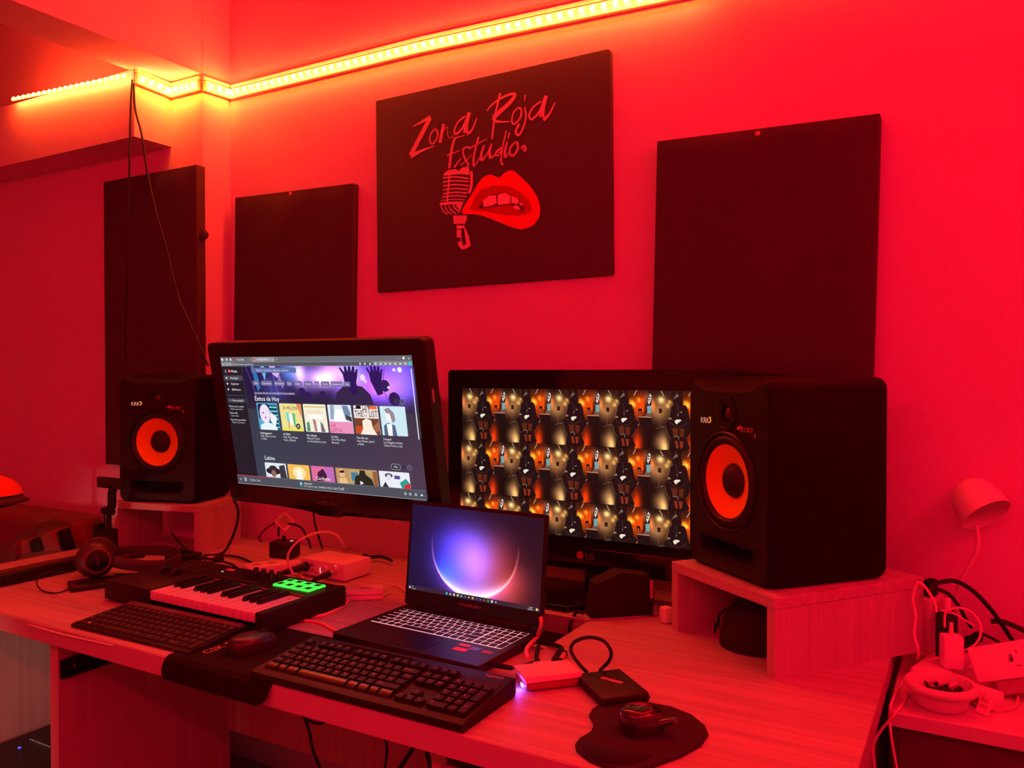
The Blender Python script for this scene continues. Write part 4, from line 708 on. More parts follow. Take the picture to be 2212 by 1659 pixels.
# wireless keyboard on the left
k2 = thing('compact_keyboard', (-1.676, -.874, .7505), 'slim compact black wireless keyboard lying left of the mouse mat', 'keyboard', R(1.2), 'computer keyboards')
W2, D2 = .368, .150
prof = [(0, .002), (.003, 0), (D2 - .004, 0), (D2, .004), (D2, .017), (D2 - .003, .0195), (D2 - .022, .0175), (.006, .0078), (.001, .006)]
extr(prof, 0, W2).build('case', BLACK, k2, .5)
M().slab([(.004, D2 - .022), (W2 - .004, D2 - .022), (W2 - .004, D2 - .006), (W2 - .012, D2 - .002), (.012, D2 - .002), (.004, D2 - .006)], .0178, .0205, .001, 1).build('battery_bar', mat('grey_satin', (.11, .09, .09), .4, spec=.5), k2)
t2 = TR(0, .004, .0078) @ RX(math.atan2(.0097, D2 - .028))
C = rows((0, [('Esc', 1), 'F1', 'F2', 'F3', 'F4', 'F5', 'F6', 'F7', 'F8', 'F9', 'F10', 'F11', 'F12', ('Del', 1)]), (1, ['º', *'1234567890', "'", '¡', ('Back', 1)]), (2, [('Tab', 1.3), *'QWERTYUIOP', '`', '+', ('', .7)]), (3, [('Bloq', 1.6), *'ASDFGHJKLÑ', '´', ('Ent', 1.4)]), (4, [('Sh', 1.2), '<', *'ZXCVBNM', ',', '.', '-', ('Sh', 1.8)]), (5, [('Ctrl', 1.2), 'Fn', ('', 1), ('Alt', 1), ('', 4.6), ('Gr', 1), ('', 1), ('Ctrl', 1.2), '<', 'v'])) + [(14.15 + x, y, w, d, s) for x, y, w, d, s in ((0, 0, 1, 1, 'Ini'), (1, 0, 1, 1, 'Fin'), (2, 0, 1, 1, 'Re'), (3, 0, 1, 1, 'Av'), (0, 1, 1, 1, 'Bl'), (1, 1, 1, 1, '/'), (2, 1, 1, 1, '*'), (3, 1, 1, 1, '-'), (0, 2, 1, 1, '7'), (1, 2, 1, 1, '8'), (2, 2, 1, 1, '9'), (3, 2, 1, 2, '+'), (0, 3, 1, 1, '4'), (1, 3, 1, 1, '5'), (2, 3, 1, 1, '6'), (0, 4, 1, 1, '1'), (1, 4, 1, 1, '2'), (2, 4, 1, 1, '3'), (3, 4, 1, 2, ''), (0, 5, 2, 1, '0'), (2, 5, 1, 1, '.'))]
M(t2).box(.004, W2 - .004, .001, D2 - .027, -.004, .0004).build('key_well', mat('well_black', (.006, .005, .005), .6), k2)
keys(k2, C, .01975, .0026, .0026, KEY, 0, lm=LEG, lsize=.0058, ins=.0008, T=t2 @ TR(.0065, D2 - .028, .0005))
M(t2).add([(.038, .0085, .0034), (.0445, .0085, .0034), (.0445, .0145, .0034), (.038, .0145, .0034)], [(0, 1, 2, 3)]).build('window_key_mark', mat('mark_pale', (.75, .6, .58), .5), k2)

# ---------------------------------------------------------------- laptop
lp = thing('laptop', (-1.127, -.668, .75), 'open black laptop with pink-lit keys and a glowing orb on screen', 'laptop', R(-2.4))
LW, LD, LH = .360, .248, .0195
M().slab([(.004, 0), (LW - .004, 0), (LW, .004), (LW, LD - .004), (LW - .006, LD), (.006, LD), (0, LD - .004), (0, .004)], .003, LH, .0012, 1).build('base_shell', mat('laptop_black', (.013, .012, .016), .4, spec=.5), lp)
for x, y in ((.03, .02), (LW - .03, .02), (.03, LD - .02), (LW - .03, LD - .02)): M().cyl((x, y, 0), (x, y, .004), .008, n=12).build('rubber_foot', RUBBER, lp)
LK = rows((0, [(s, .96) for s in ('Esc', 'F1', 'F2', 'F3', 'F4', 'F5', 'F6', 'F7', 'F8', 'F9', 'F10', 'F11', 'F12', 'Imp', 'Sup', '', '', '', '')]), (.75, ['º', *'1234567890', "'", '¡', ('', 1.25)]), (1.75, [('Tab', 1.4), *'QWERTYUIOP', '`', '+', ('', .85)]), (2.75, [('', 1.65), *'ASDFGHJKLÑ', '´', ('', 1.6)]), (3.75, [('', 1.2), '<', *'ZXCVBNM', ',', '.', '-', ('', 2.05)]), (4.75, [('', 1.2), 'Fn', '', ('', 1), ('', 5.0), ('', 1), ('', 1), ('', 1.05), ('^', 1), ('v', 1)])) + [(14.35 + x, y, w, d, s) for x, y, w, d, s in ((0, .75, 1, 1, 'Bl'), (1, .75, 1, 1, '/'), (2, .75, 1, 1, '*'), (3, .75, .9, 1, '-'), (0, 1.75, 1, 1, '7'), (1, 1.75, 1, 1, '8'), (2, 1.75, 1, 1, '9'), (3, 1.75, .9, 2, '+'), (0, 2.75, 1, 1, '4'), (1, 2.75, 1, 1, '5'), (2, 2.75, 1, 1, '6'), (0, 3.75, 1, 1, '1'), (1, 3.75, 1, 1, '2'), (2, 3.75, 1, 1, '3'), (3, 3.75, .9, 2, ''), (0, 4.75, 1, 1, '>'), (1, 4.75, 1, 1, '0'), (2, 4.75, 1, 1, '.'))]
LK = [(x, y, w, .75 if y == 0 else d, s) for x, y, w, d, s in LK]
GLOW = mat('key_backlight', (.1, .05, .05), .5, emit=(1.0, .36, .43, 1.0))
M().add([(.017, .0975, LH + .0002), (.345, .0975, LH + .0002), (.345, .2045, LH + .0002), (.017, .2045, LH + .0002)], [(0, 1, 2, 3)]).build('key_backlight', GLOW, lp)
keys(lp, LK, .01805, .0036, .0009, mat('laptop_key', (.012, .010, .012), .5), 0, lm=mat('legend_lit', (.3, .15, .16), .5, emit=(1, .4, .45, .22)), lsize=.0062, ins=.0004, T=TR(.0165, .2035, LH + .0003))
M().box(.118, .222, .012, .078, LH + .0001, LH + .0005).build('touchpad', mat('touchpad', (.016, .015, .020), .3), lp)
STK = lambda x, y, w, h, m, n: M().add([(x, y, LH + .0004), (x + w, y, LH + .0004), (x + w, y + h, LH + .0004), (x, y + h, LH + .0004)], [(0, 1, 2, 3)]).build(n, m, lp)
STK(.262, .0735, .026, .011, mat('sticker_rose', (.85, .32, .34), .5), 'sticker'); STK(.292, .065, .022, .017, mat('sticker_blue', (.08, .10, .55), .4, emit=(.06, .08, .5, .25)), 'sticker'); STK(.266, .048, .030, .0155, mat('sticker_red', (.95, .03, .12), .5), 'sticker'); STK(.322, .062, .022, .014, mat('sticker_grey', (.28, .22, .2), .4), 'sticker')
for x_, y_, w__ in ((.2945, .073, .016), (.2945, .068, .012), (.325, .069, .016), (.325, .065, .012)): marks(TR(x_, y_, LH + .0006), w__, .002, 6).build('sticker_print', mat('sticker_ink', (.5, .4, .5), .5), lp)
# lid: local frame at the hinge, tipped back
lid = TR(0, LD - .018, LH + .004) @ RX(R(-5.8))
lo = rrect(LW - .002, .231, .005, 4); lo = [(x + LW / 2, z) for x, z in lo]; n = len(lo)
M(lid).add([(x, y, z) for y in (0, .0075) for x, z in lo], [(i, (i + 1) % n, n + (i + 1) % n, n + i) for i in range(n)] + [tuple(range(n, 2 * n))[::1], tuple(range(n))[::-1]]).build('lid', mat('laptop_black', (.013, .012, .016), .4), lp)
M(lid).box(.03, .33, -.004, .006, -.012, .004, .003, 2).build('hinge', BLACK, lp)
sw_, sh_ = .345, .190; x0 = (LW - sw_) / 2
M(lid).add([(.001, -.0006, .001), (LW - .001, -.0006, .001), (LW - .001, -.0006, .230), (.001, -.0006, .230)], [(0, 1, 2, 3)]).build('bezel', BLACK, lp)
pic = Pic(1920, 1080, sw_, sh_, x0, .0335 + sh_, y=-.001); orb_desktop(pic); so = pic.build('screen', SCREEN, lp); so.matrix_local = lid
M(lid).text('THUNDEROBOT', .0078, TR(LW / 2, -.0011, .018) @ RX(R(90)), 'CENTER').build('logo_lettering', mat('logo_rose', (.45, .12, .18), .4), lp)

# ---------------------------------------------------------------- MIDI keyboard
md = thing('midi_keyboard', (-1.805, -.712, .75), 'black mini piano keyboard with eight green-lit pads and eight knobs', 'midi keyboard', R(-.8))
MW, MD, MH = .537, .255, .050
SH = mat('midi_case', (.018, .014, .014), .5, spec=.25)
prof = [(.004, .004), (.250, .004), (.253, .010), (.253, .044), (.246, MH), (.140, MH - .001), (.136, MH - .012), (.136, .012), (.004, .012)]
extr(prof, .168, .5185).build('rear_case', SH, md, .4)
M().box(0, .170, 0, .253, .004, MH, .004, 2).build('left_block', SH, md)
M().box(.5165, MW, -.002, .253, .004, MH, .004, 2).build('right_cheek', SH, md)
M().box(.012, .525, .01, .24, 0, .005).box(-.035, .18, .03, .21, .0, .0035, .0015, 1).build('rubber_base', RUBBER, md)
M().box(.169, .517, .1385, .1405, MH - .0015, MH + .0008).build('felt_strip', mat('felt_red', (.35, .12, .12), .7), md)
wk = .0229; PW = mat('piano_white', (.85, .80, .78), .3, spec=.5); PB = mat('piano_black', (.012, .011, .011), .35, spec=.5)
wme = M().box(.0005, wk - .0006, .002, .138, .026, .0465, .0012, 2).mesh('white_key'); wme.materials.append(PW)
bme = M().add([(-.0062, .050, .044), (.0062, .050, .044), (.0062, .138, .044), (-.0062, .138, .044), (-.0048, .057, .0565), (.0048, .057, .0565), (.0048, .138, .0555), (-.0048, .138, .0555)], [(0, 1, 5, 4), (1, 2, 6, 5), (2, 3, 7, 6), (3, 0, 4, 7), (4, 5, 6, 7)]).mesh('black_key', None); bme.materials.append(PB)
for i in range(15):
    o = link('white_key', wme, md); o.location = (.1705 + i * wk, 0, 0)
    if i % 7 in (0, 1, 3, 4, 5) and i < 14:
        o = link('black_key', bme, md); o.location = (.1705 + (i + 1) * wk, 0, 0)
GR = mat('pad_glow', (.02, .2, .03), .5, emit=(.045, 1.0, .085, 1.0)); PADM = mat('pad_rubber', (.02, .026, .02), .6)
pme = M().box(-.0105, .0105, -.0105, .0105, 0, .0045, .002, 2).mesh('pad'); pme.materials.append(PADM)
gme = M()
go = [(.0128 * x, .0128 * y) for x, y in ((-1, -.85), (-.85, -1), (.85, -1), (1, -.85), (1, .85), (.85, 1), (-.85, 1), (-1, .85))]
gme.add([(x, y, .0038) for x, y in go] + [(x * .72, y * .72, .0052) for x, y in go] + [(x * 1.06, y * 1.06, 0) for x, y in go], [(i, (i + 1) % 8, 8 + (i + 1) % 8, 8 + i) for i in range(8)] + [(16 + i, 16 + (i + 1) % 8, (i + 1) % 8, i) for i in range(8)])
gme = gme.mesh('glow_rim', .3); gme.materials.append(GR)
for r in range(2):
    for k in range(4):
        o = link('pad', pme, md); o.location = (.3995 + k * .0295, .181 + r * .0305, MH - .0005)
        g = link('glow_rim', gme, o)
kme = M().lathe([(.0062, 0), (.0062, .012), (.0054, .0145), (0, .0145)], 16).mesh('knob'); kme.materials.append(mat('knob_black', (.014, .013, .013), .5))
for r in range(2):
    for k in range(4):
        o = link('knob', kme, md); o.location = (.268 + k * .0265, .2 + r * .026, MH)
m = M()
for k in range(7): m.box(.225 + k * .017, .2365 + k * .017, .158, .1635, MH, MH + .0015)
m.build('small_buttons', mat('button_dim', (.09, .05, .05), .5), md)['kind'] = 'stuff'
M().box(.171, .196, .214, .226, MH - .0005, MH + .0006).build('display', mat('display_red', (.3, .02, .03), .4, emit=(.9, .01, .04, .55)), md)
M().add([(.176, .196, MH + .0008), (.184, .196, MH + .0008), (.184, .199, MH + .0008), (.176, .199, MH + .0008)], [(0, 1, 2, 3)]).build('status_light', mat('white_light', (.5, .5, .5), .5, emit=(1, .95, .95, 1.2)), md)
for k in range(2):
    M().lathe([(.0, -.005), (.019, -.005), (.021, -.003), (.021, .003), (.019, .005), (0, .005)], 24, TR(.062 + k * .045, .12, MH - .006) @ RY(R(90))).build('wheel', mat('wheel_rubber', (.012, .011, .011), .55), md)
    M().box(.050 + k * .045, .074 + k * .045, .092, .148, MH - .001, MH + .0005).build('wheel_slot', PB, md)
m = M()
for r in range(3):
    for k in range(2): m.box(.06 + k * .045, .085 + k * .045, .165 + r * .022, .175 + r * .022, MH, MH + .0012)
m.build('small_buttons', mat('button_dark', (.03, .024, .024), .5), md)['kind'] = 'stuff'
marks(TR(.042, .060, MH + .0004), .034, .0045, 7).build('model_print', mat('letter_dim', (.12, .08, .08), .5), md)
# ---------------------------------------------------------------- cable courses, metres
C_hang1 = [(-2.3217, -0.262, 2.2226), (-2.3319, -0.262, 2.125), (-2.3413, -0.262, 1.8918), (-2.3507, -0.262, 1.6571), (-2.3643, -0.262, 1.4804), (-2.3684, -0.262, 1.3173), (-2.3183, -0.3, 1.3023)]
C_hang2 = [(-2.3149, -0.262, 2.2097), (-2.3088, -0.262, 2.1286), (-2.2778, -0.262, 2.044), (-2.2519, -0.262, 1.9249), (-2.2151, -0.262, 1.8057), (-2.1616, -0.262, 1.6725), (-2.093, -0.2747, 1.526), (-2.0156, -0.2873, 1.4254), (-1.9308, -0.3, 1.3151)]
C_tvcable = [(-1.9415, -0.2, 0.9103), (-1.9237, -0.2, 0.8837), (-1.928, -0.2, 0.8414), (-1.9524, -0.2, 0.7899), (-1.947, -0.2397, 0.756), (-1.9697, -0.2879, 0.756)]
C_boxcable1 = [(-2.2678, -0.1702, 0.775), (-2.056, -0.2923, 0.775), (-1.8878, -0.3709, 0.775), (-1.8334, -0.3529, 0.775)]
C_boxcable2 = [(-1.9414, -0.3111, 0.757), (-1.9187, -0.2639, 0.757), (-1.848, -0.2578, 0.757), (-1.7333, -0.3028, 0.757)]
C_boxcable3 = [(-1.9893, -0.4365, 0.757), (-1.9518, -0.4276, 0.757)]
C_hpcable = [(-1.9959, -0.677, 0.787), (-2.0389, -0.7016, 0.787), (-2.0444, -0.7243, 0.783), (-2.0436, -0.7354, 0.768), (-2.0127, -0.7406, 0.7535), (-1.9576, -0.7385, 0.7535), (-1.9652, -0.6986, 0.7535), (-1.9929, -0.6632, 0.7535)]
C_hpcable2 = [(-1.9567, -0.6858, 0.768), (-1.9318, -0.6401, 0.768), (-1.8669, -0.6241, 0.768), (-1.8855, -0.5813, 0.768), (-1.9273, -0.572, 0.768), (-1.9536, -0.587, 0.768)]
C_adcable = [(-1.7138, -0.24, 0.8307), (-1.7119, -0.24, 0.8546), (-1.6812, -0.24, 0.8693), (-1.6318, -0.24, 0.8649), (-1.6058, -0.24, 0.839), (-1.5904, -0.24, 0.8084)]
C_adcable2 = [(-1.7245, -0.24, 0.8693), (-1.7632, -0.24, 0.8471), (-1.7913, -0.24, 0.8203), (-1.782, -0.24, 0.8051)]
C_thin = [(-1.7523, -0.06, 0.8775), (-1.7468, -0.06, 0.8355), (-1.7282, -0.06, 0.7878), (-1.7152, -0.06, 0.7595)]
C_white_arc = [(-1.5279, -0.3699, 0.77), (-1.5573, -0.36, 0.8019), (-1.5505, -0.36, 0.8294), (-1.5306, -0.34, 0.8581), (-1.5033, -0.3, 0.8722), (-1.4911, -0.26, 0.864), (-1.4975, -0.22, 0.8362), (-1.6749, -0.0058, 0.755)]
C_pink_low = [(-1.7309, -0.2966, 0.756), (-1.6541, -0.3019, 0.756), (-1.573, -0.3143, 0.756), (-1.5287, -0.3341, 0.756)]
C_mic_plug = [(-1.5995, -0.335, 0.7696), (-1.574, -0.3233, 0.7776), (-1.5503, -0.3117, 0.7867), (-1.5466, -0.3, 0.7885)]
C_mic_cable = [(-1.6714, -0.352, 0.757), (-1.6504, -0.3224, 0.757), (-1.6379, -0.2973, 0.757)]
C_jack = [(-1.4476, -0.36, 0.7695), (-1.4505, -0.34, 0.7719), (-1.4435, -0.32, 0.7781), (-1.4441, -0.3, 0.7785)]
C_iface_back = [(-1.5046, -0.1191, 0.775), (-1.5058, -0.0892, 0.765), (-1.4769, -0.0727, 0.765), (-1.4239, -0.0954, 0.765)]
C_usb_orange = [(-1.2665, -0.4566, 0.765), (-1.2688, -0.4749, 0.753), (-1.261, -0.5449, 0.753), (-1.2846, -0.5782, 0.753), (-1.2873, -0.5953, 0.753), (-1.2713, -0.5976, 0.753), (-1.2299, -0.5929, 0.753), (-1.1711, -0.614, 0.753), (-1.1393, -0.6238, 0.753)]
C_router_c = [(-1.2919, -0.2784, 0.757), (-1.2611, -0.2763, 0.757), (-1.2014, -0.3167, 0.757)]
C_router_c2 = [(-1.2573, -0.4063, 0.754), (-1.2461, -0.3769, 0.754), (-1.2484, -0.326, 0.754)]
C_white_usb = [(-0.7371, -0.5, 0.8156), (-0.7361, -0.5, 0.7993), (-0.7596, -0.4731, 0.765), (-0.7492, -0.5215, 0.765), (-0.7391, -0.5551, 0.765), (-0.7164, -0.5912, 0.765)]
C_black_usb = [(-0.7753, -0.6429, 0.762), (-0.7586, -0.6442, 0.762), (-0.722, -0.642, 0.762), (-0.6818, -0.6373, 0.762), (-0.6389, -0.6307, 0.762), (-0.5998, -0.6259, 0.762)]
C_hd_loop = [(-0.5952, -0.5931, 0.762), (-0.6029, -0.6, 0.7728), (-0.6174, -0.6, 0.7867), (-0.6239, -0.6, 0.8006), (-0.6175, -0.6, 0.8133), (-0.6012, -0.6, 0.8234), (-0.5815, -0.6, 0.8283), (-0.5612, -0.6, 0.8259), (-0.5489, -0.6, 0.8149), (-0.5463, -0.6, 0.8032), (-0.5515, -0.6, 0.7902), (-0.5766, -0.5783, 0.764)]
C_gap_cable = [(-0.7488, -0.27, 0.7607), (-0.7669, -0.27, 0.7611), (-0.776, -0.27, 0.7462), (-0.7685, -0.3, 0.74), (-0.7707, -0.3, 0.714)]
C_lg_cable = [(-0.6531, -0.11, 0.8526), (-0.6553, -0.11, 0.8252), (-0.6643, -0.11, 0.7969), (-0.6582, -0.2, 0.7819), (-0.7026, -0.2, 0.7567), (-0.7598, -0.2, 0.7441)]
C_blk_a = [(-0.0752, -0.16, 0.8702), (-0.0665, -0.1429, 0.8817), (-0.052, -0.1257, 0.8878), (-0.0286, -0.1086, 0.8879), (-0.0011, -0.0914, 0.8703), (0.0267, -0.0743, 0.8383), (0.0506, -0.0571, 0.801), (0.0708, -0.04, 0.7647)]
C_blk_b = [(-0.0737, -0.16, 0.8758), (-0.0594, -0.14, 0.8757), (-0.0401, -0.12, 0.8637), (-0.0245, -0.1, 0.8392), (-0.0126, -0.08, 0.8111), (-0.0022, -0.06, 0.789)]
C_blk_c = [(0.0155, -0.05, 0.777), (0.0472, -0.05, 0.7619), (0.0416, 0.0515, 0.712), (0.0763, 0.104, 0.712)]
C_blk_d = [(0.031, -0.06, 0.806), (0.0505, -0.06, 0.8081), (0.0698, -0.06, 0.8029), (0.0926, -0.06, 0.7939)]
C_blk_e = [(-0.034, 0.0212, 0.713), (-0.0205, -0.0341, 0.713), (-0.0041, -0.0548, 0.713), (0.0159, -0.0581, 0.713)]
C_blk_f = [(-0.0171, 0.0309, 0.713), (-0.0002, -0.0072, 0.713), (0.0201, -0.0261, 0.713)]
C_blk_g = [(0.0039, 0.059, 0.718), (0.0426, 0.1047, 0.718), (0.0975, 0.1709, 0.718)]
C_w_a = [(-0.0989, -0.1204, 0.712), (-0.0889, -0.19, 0.7641), (-0.0962, -0.19, 0.7966), (-0.0941, -0.19, 0.8323), (-0.099, -0.19, 0.8626), (-0.0952, -0.19, 0.8853), (-0.089, -0.19, 0.8967), (-0.0787, -0.19, 0.8892), (-0.0693, -0.19, 0.8755), (-0.0614, -0.19, 0.8591), (-0.059, -0.19, 0.8446)]
C_w_b = [(-0.0458, -0.16, 0.8095), (-0.0459, -0.16, 0.8317), (-0.0421, -0.16, 0.8411), (-0.0236, -0.16, 0.85), (-0.0045, -0.16, 0.8466), (0.0084, -0.16, 0.8337), (0.0138, -0.16, 0.8189), (0.0109, -0.16, 0.7966), (-0.0018, -0.16, 0.7788), (-0.0293, -0.1539, 0.76), (-0.0695, -0.1656, 0.745), (-0.0987, -0.1379, 0.713), (-0.1159, -0.2427, 0.713), (-0.1209, -0.375, 0.7245), (-0.1229, -0.375, 0.7016), (-0.1205, -0.385, 0.6803), (-0.116, -0.385, 0.6494), (-0.1071, -0.385, 0.6037)]
C_w_c = [(-0.1001, -0.2715, 0.713), (-0.1056, -0.3341, 0.713), (-0.1132, -0.38, 0.7119), (-0.1347, -0.38, 0.6792), (-0.1456, -0.38, 0.6566), (-0.1484, -0.38, 0.6358), (-0.1437, -0.38, 0.5924)]
C_w_d = [(-0.0549, -0.15, 0.8384), (-0.0314, -0.15, 0.8357), (-0.0121, -0.15, 0.8253), (0.0032, -0.15, 0.8171)]
C_coil = [(-0.001, -0.2713, 0.716), (0.0144, -0.2853, 0.716), (0.035, -0.2914, 0.716), (0.0594, -0.2708, 0.716), (0.0698, -0.2309, 0.716), (0.0694, -0.1884, 0.716), (0.0486, -0.1577, 0.716), (0.0153, -0.1561, 0.716), (-0.0036, -0.1668, 0.716)]
C_coil2 = [(0.0039, -0.1901, 0.72), (0.0302, -0.1543, 0.72), (0.0557, -0.1656, 0.72), (0.0657, -0.1899, 0.72)]
C_und1 = [(-1.3201, -0.55, 0.5183), (-1.3019, -0.55, 0.4832), (-1.2908, -0.55, 0.4435), (-1.2578, -0.55, 0.3887)]
C_und2 = [(-1.2782, -0.6, 0.5506), (-1.2578, -0.6, 0.5376), (-1.2242, -0.6, 0.5368), (-1.2003, -0.6, 0.5489)]
C_und3 = [(-1.0412, -0.5, 0.4933), (-1.0636, -0.5, 0.4608), (-1.0889, -0.5, 0.4243)]
C_und4 = [(-1.0167, -0.5, 0.4949), (-1.007, -0.5, 0.4692), (-0.9975, -0.5, 0.4318)]
C_und5 = [(-1.1672, -0.45, 0.4635), (-1.1593, -0.45, 0.4334), (-1.1675, -0.45, 0.3782)]
# ---------------------------------------------------------------- mats and mice
m = M(); X0, X1, Y0, Y1, r = -1.343, -1.062, -.931, -.655, .022
NX, NY = 14, 18; v = []; f = []
def padp(u, w):
    x = X0 + (X1 - X0) * u; y = Y0 + (Y1 - Y0) * w
    # rounded corners
    for cx, cy, sx, sy in ((X0 + r, Y0 + r, -1, -1), (X1 - r, Y0 + r, 1, -1), (X0 + r, Y1 - r, -1, 1), (X1 - r, Y1 - r, 1, 1)):
        if (x - cx) * sx > 0 and (y - cy) * sy > 0:
            dx, dy = x - cx, y - cy; mx = max(abs(dx), abs(dy)); L = math.hypot(dx, dy)
            if L > 0: x, y = cx + dx * mx / L, cy + dy * mx / L
    over = max(0, -.8915 - y); zz = -.9 * over * min(1, over / .010); y = y + over * .55
    return x, y, zz
for k in (0, 1):
    for j in range(NY + 1):
        for i in range(NX + 1):
            x, y, zz = padp(i / NX, j / NY); v.append((x, y, .7506 + zz + (.0024 if k else 0)))
Wn = NX + 1; B = Wn * (NY + 1)
for j in range(NY):
    for i in range(NX):
        q = (j * Wn + i, j * Wn + i + 1, (j + 1) * Wn + i + 1, (j + 1) * Wn + i); f.append(tuple(B + t for t in q)); f.append(q[::-1])
rim = [i for i in range(Wn)] + [j * Wn + NX for j in range(1, NY + 1)] + [NY * Wn + i for i in range(NX - 1, -1, -1)] + [j * Wn for j in range(NY - 1, 0, -1)]
for i in range(len(rim)): a, b = rim[i], rim[(i + 1) % len(rim)]; f.append((a, b, B + b, B + a))
mp = thing('mouse_mat', (-1.19, -.80, .75), 'thin black cloth mouse mat hanging over the desk edge under a mouse', 'mouse mat')
OM = TR(1.19, .80, -.75)
M(OM).add(v, f).build('cloth', mat('mat_cloth', (.013, .010, .010), .9, spec=.15), mp, .5)
LT = OM @ TR(-1.2815, -.848, .7533) @ RZ(R(90))
M(LT).text('CSK', .027, Matrix()).build('print_lettering', mat('mat_print', (.62, .25, .24), .6), mp)
M(LT).add([(.060, .004, 0), (.066, .010, 0), (.074, .006, 0), (.070, .013, 0), (.078, .018, 0), (.069, .017, 0), (.066, .026, 0), (.063, .016, 0), (.055, .018, 0), (.061, .011, 0)], [tuple(range(10))]).build('print_mark', mat('mat_print', (.62, .25, .24), .6), mp)
def mouse_geo(L, W, H, T=None, n=20, rings=9):
    v = []; f = []
    for k in range(rings + 1):
        t = k / rings; z = H * math.sin(t * math.pi / 2); s = (1 - (t ** 2.6)) ** .5 if k < rings else 0.02
        for i in range(n):
            a = 2 * math.pi * i / n; x = math.copysign(abs(math.cos(a)) ** .75, math.cos(a)) * W / 2 * (.92 + .08 * s); y = math.copysign(abs(math.sin(a)) ** .85, math.sin(a)) * L / 2
            v.append((x * max(s, .02), y * max(s, .02) - .006 * t, z * (1 - .1 * (y * s) / (L / 2))))
    for k in range(rings):
        for i in range(n): f.append((k * n + i, k * n + (i + 1) % n, (k + 1) * n + (i + 1) % n, (k + 1) * n + i))
    f.append(tuple(range(n))[::-1]); f.append(tuple(rings * n + i for i in range(n)))
    return M(T).add(v, f)
ms = thing('computer_mouse', (-1.226, -.783, .7534), 'plain low black mouse on the thin mouse mat beside the printed letters', 'mouse', R(-4), 'computer mice')
mouse_geo(.106, .062, .031).build('shell', mat('mouse_satin', (.03, .024, .024), .32, spec=.5), ms, 1)
M().lathe([(.0, -.0035), (.0085, -.0035), (.009, 0), (.0085, .0035), (0, .0035)], 18, TR(0, .028, .0235) @ RY(R(90))).build('scroll_wheel', RUBBER, ms)
M().box(-.0006, .0006, .012, .05, .018, .0303).build('button_seam', MATTE, ms)
gl = thing('gel_mouse_pad', (-.43, -.76, .75), 'rounded dark gel mouse pad with wrist rest near the desk front', 'mouse mat')
GO = [(-.517, -.668), (-.471, -.647), (-.424, -.644), (-.386, -.657), (-.355, -.686), (-.343, -.71), (-.342, -.751), (-.357, -.799), (-.383, -.851), (-.405, -.872), (-.433, -.882), (-.464, -.875), (-.492, -.856), (-.5015, -.841), (-.504, -.822), (-.501, -.806), (-.495, -.794), (-.498, -.78), (-.511, -.757), (-.526, -.737), (-.5305, -.713), (-.527, -.688)]
M(TR(.43, .76, -.75)).slab(GO[::-1], .7504, .7555, .0022, 2).build('pad', mat('gel_cloth', (.034, .020, .032), .85, spec=.2), gl, .7)
M(TR(.43, .76, -.75)).tube([(-.489, -.826, .753), (-.468, -.850, .755), (-.44, -.857, .755), (-.412, -.843, .755), (-.395, -.82, .752)], lambda t: .007 + .013 * math.sin(math.pi * t), 10, 6, flat=.55).build('wrist_rest', mat('gel_cloth_soft', (.022, .014, .024), .8, spec=.2), gl, 1)
em = thing('ergonomic_mouse', (-.432, -.752, .7555), 'glossy dark ergonomic mouse with thumb wing on the rounded gel pad', 'mouse', R(-38), 'computer mice')
mouse_geo(.068, .054, .036).build('shell', mat('mouse_gloss', (.03, .020, .018), .16, spec=.6, coat=.4), em, 1)
M().tube([(.008, .008, .012), (.020, .020, .016), (.030, .031, .021), (.036, .036, .023)], lambda t: .012 - .005 * t, 10, 5, flat=.6).build('thumb_wing', mat('mouse_gloss', (.03, .02, .018), .16), em, 1)
M().lathe([(.0205, -.0005), (.0195, .0022), (.0188, .0), (.0185, -.001)], 28, TR(0, -.007, .0338) @ Matrix.Diagonal((.95, 1.15, 1, 1))).build('rim_ring', mat('ring_bronze', (.35, .2, .14), .25, metal=.8), em)
M().tube([(-.004, .034, .020), (.000, .028, .027), (.001, .018, .0335)], .003, 6).build('scroll_wheel', RUBBER, em)

# ---------------------------------------------------------------- headphones and neighbours
hp = thing('headphones', (-1.96, -.60, .765), 'dark over-ear headphones lying on their side at the left of the desk', 'headphones')
OH = TR(1.96, .60, -.765)
HB = mat('headphone_brown', (.055, .032, .030), .42, spec=.45); HP = mat('headphone_pad', (.035, .02, .02), .8)
def axis(c, d): return TR(*c) @ Vector(d).to_track_quat('Z', 'Y').to_matrix().to_4x4()
A = OH @ axis((-1.962, -.628, .811), (.95, -.40, .10))
M(A).lathe([(.012, -.046), (.034, -.046), (.044, -.040), (.046, -.030), (.041, -.021)], 36).build('ear_cushion', HP, hp, 1)
M(A).lathe([(.041, -.022), (.0455, -.016), (.044, -.004), (.037, .008), (.0315, .011)], 36).build('ear_cup', HB, hp, 1)
M(A).lathe([(.0325, .0095), (.0315, .0125), (.0285, .0125), (.0275, .0105)], 36).build('metal_ring', mat('ring_bronze', (.35, .2, .14), .25, metal=.8), hp, 1)
M(A).lathe([(.0278, .0105), (.02, .0118), (0, .0122)], 36).build('cup_plate', GLOSS, hp, 1)
marks(A @ TR(.002, -.012, .0126) @ RZ(R(90)), .024, .004, 6).build('logo_print', mat('letter_dim', (.12, .08, .08), .5), hp)
A2 = OH @ axis((-2.062, -.560, .808), (-.9, .42, .05))
M(A2).lathe([(.012, -.046), (.034, -.046), (.044, -.040), (.046, -.030), (.041, -.021)], 28).build('ear_cushion', HP, hp, 1)
M(A2).lathe([(.041, -.022), (.0455, -.016), (.044, -.004), (.037, .008), (0, .011)], 28).build('ear_cup', HB, hp, 1)
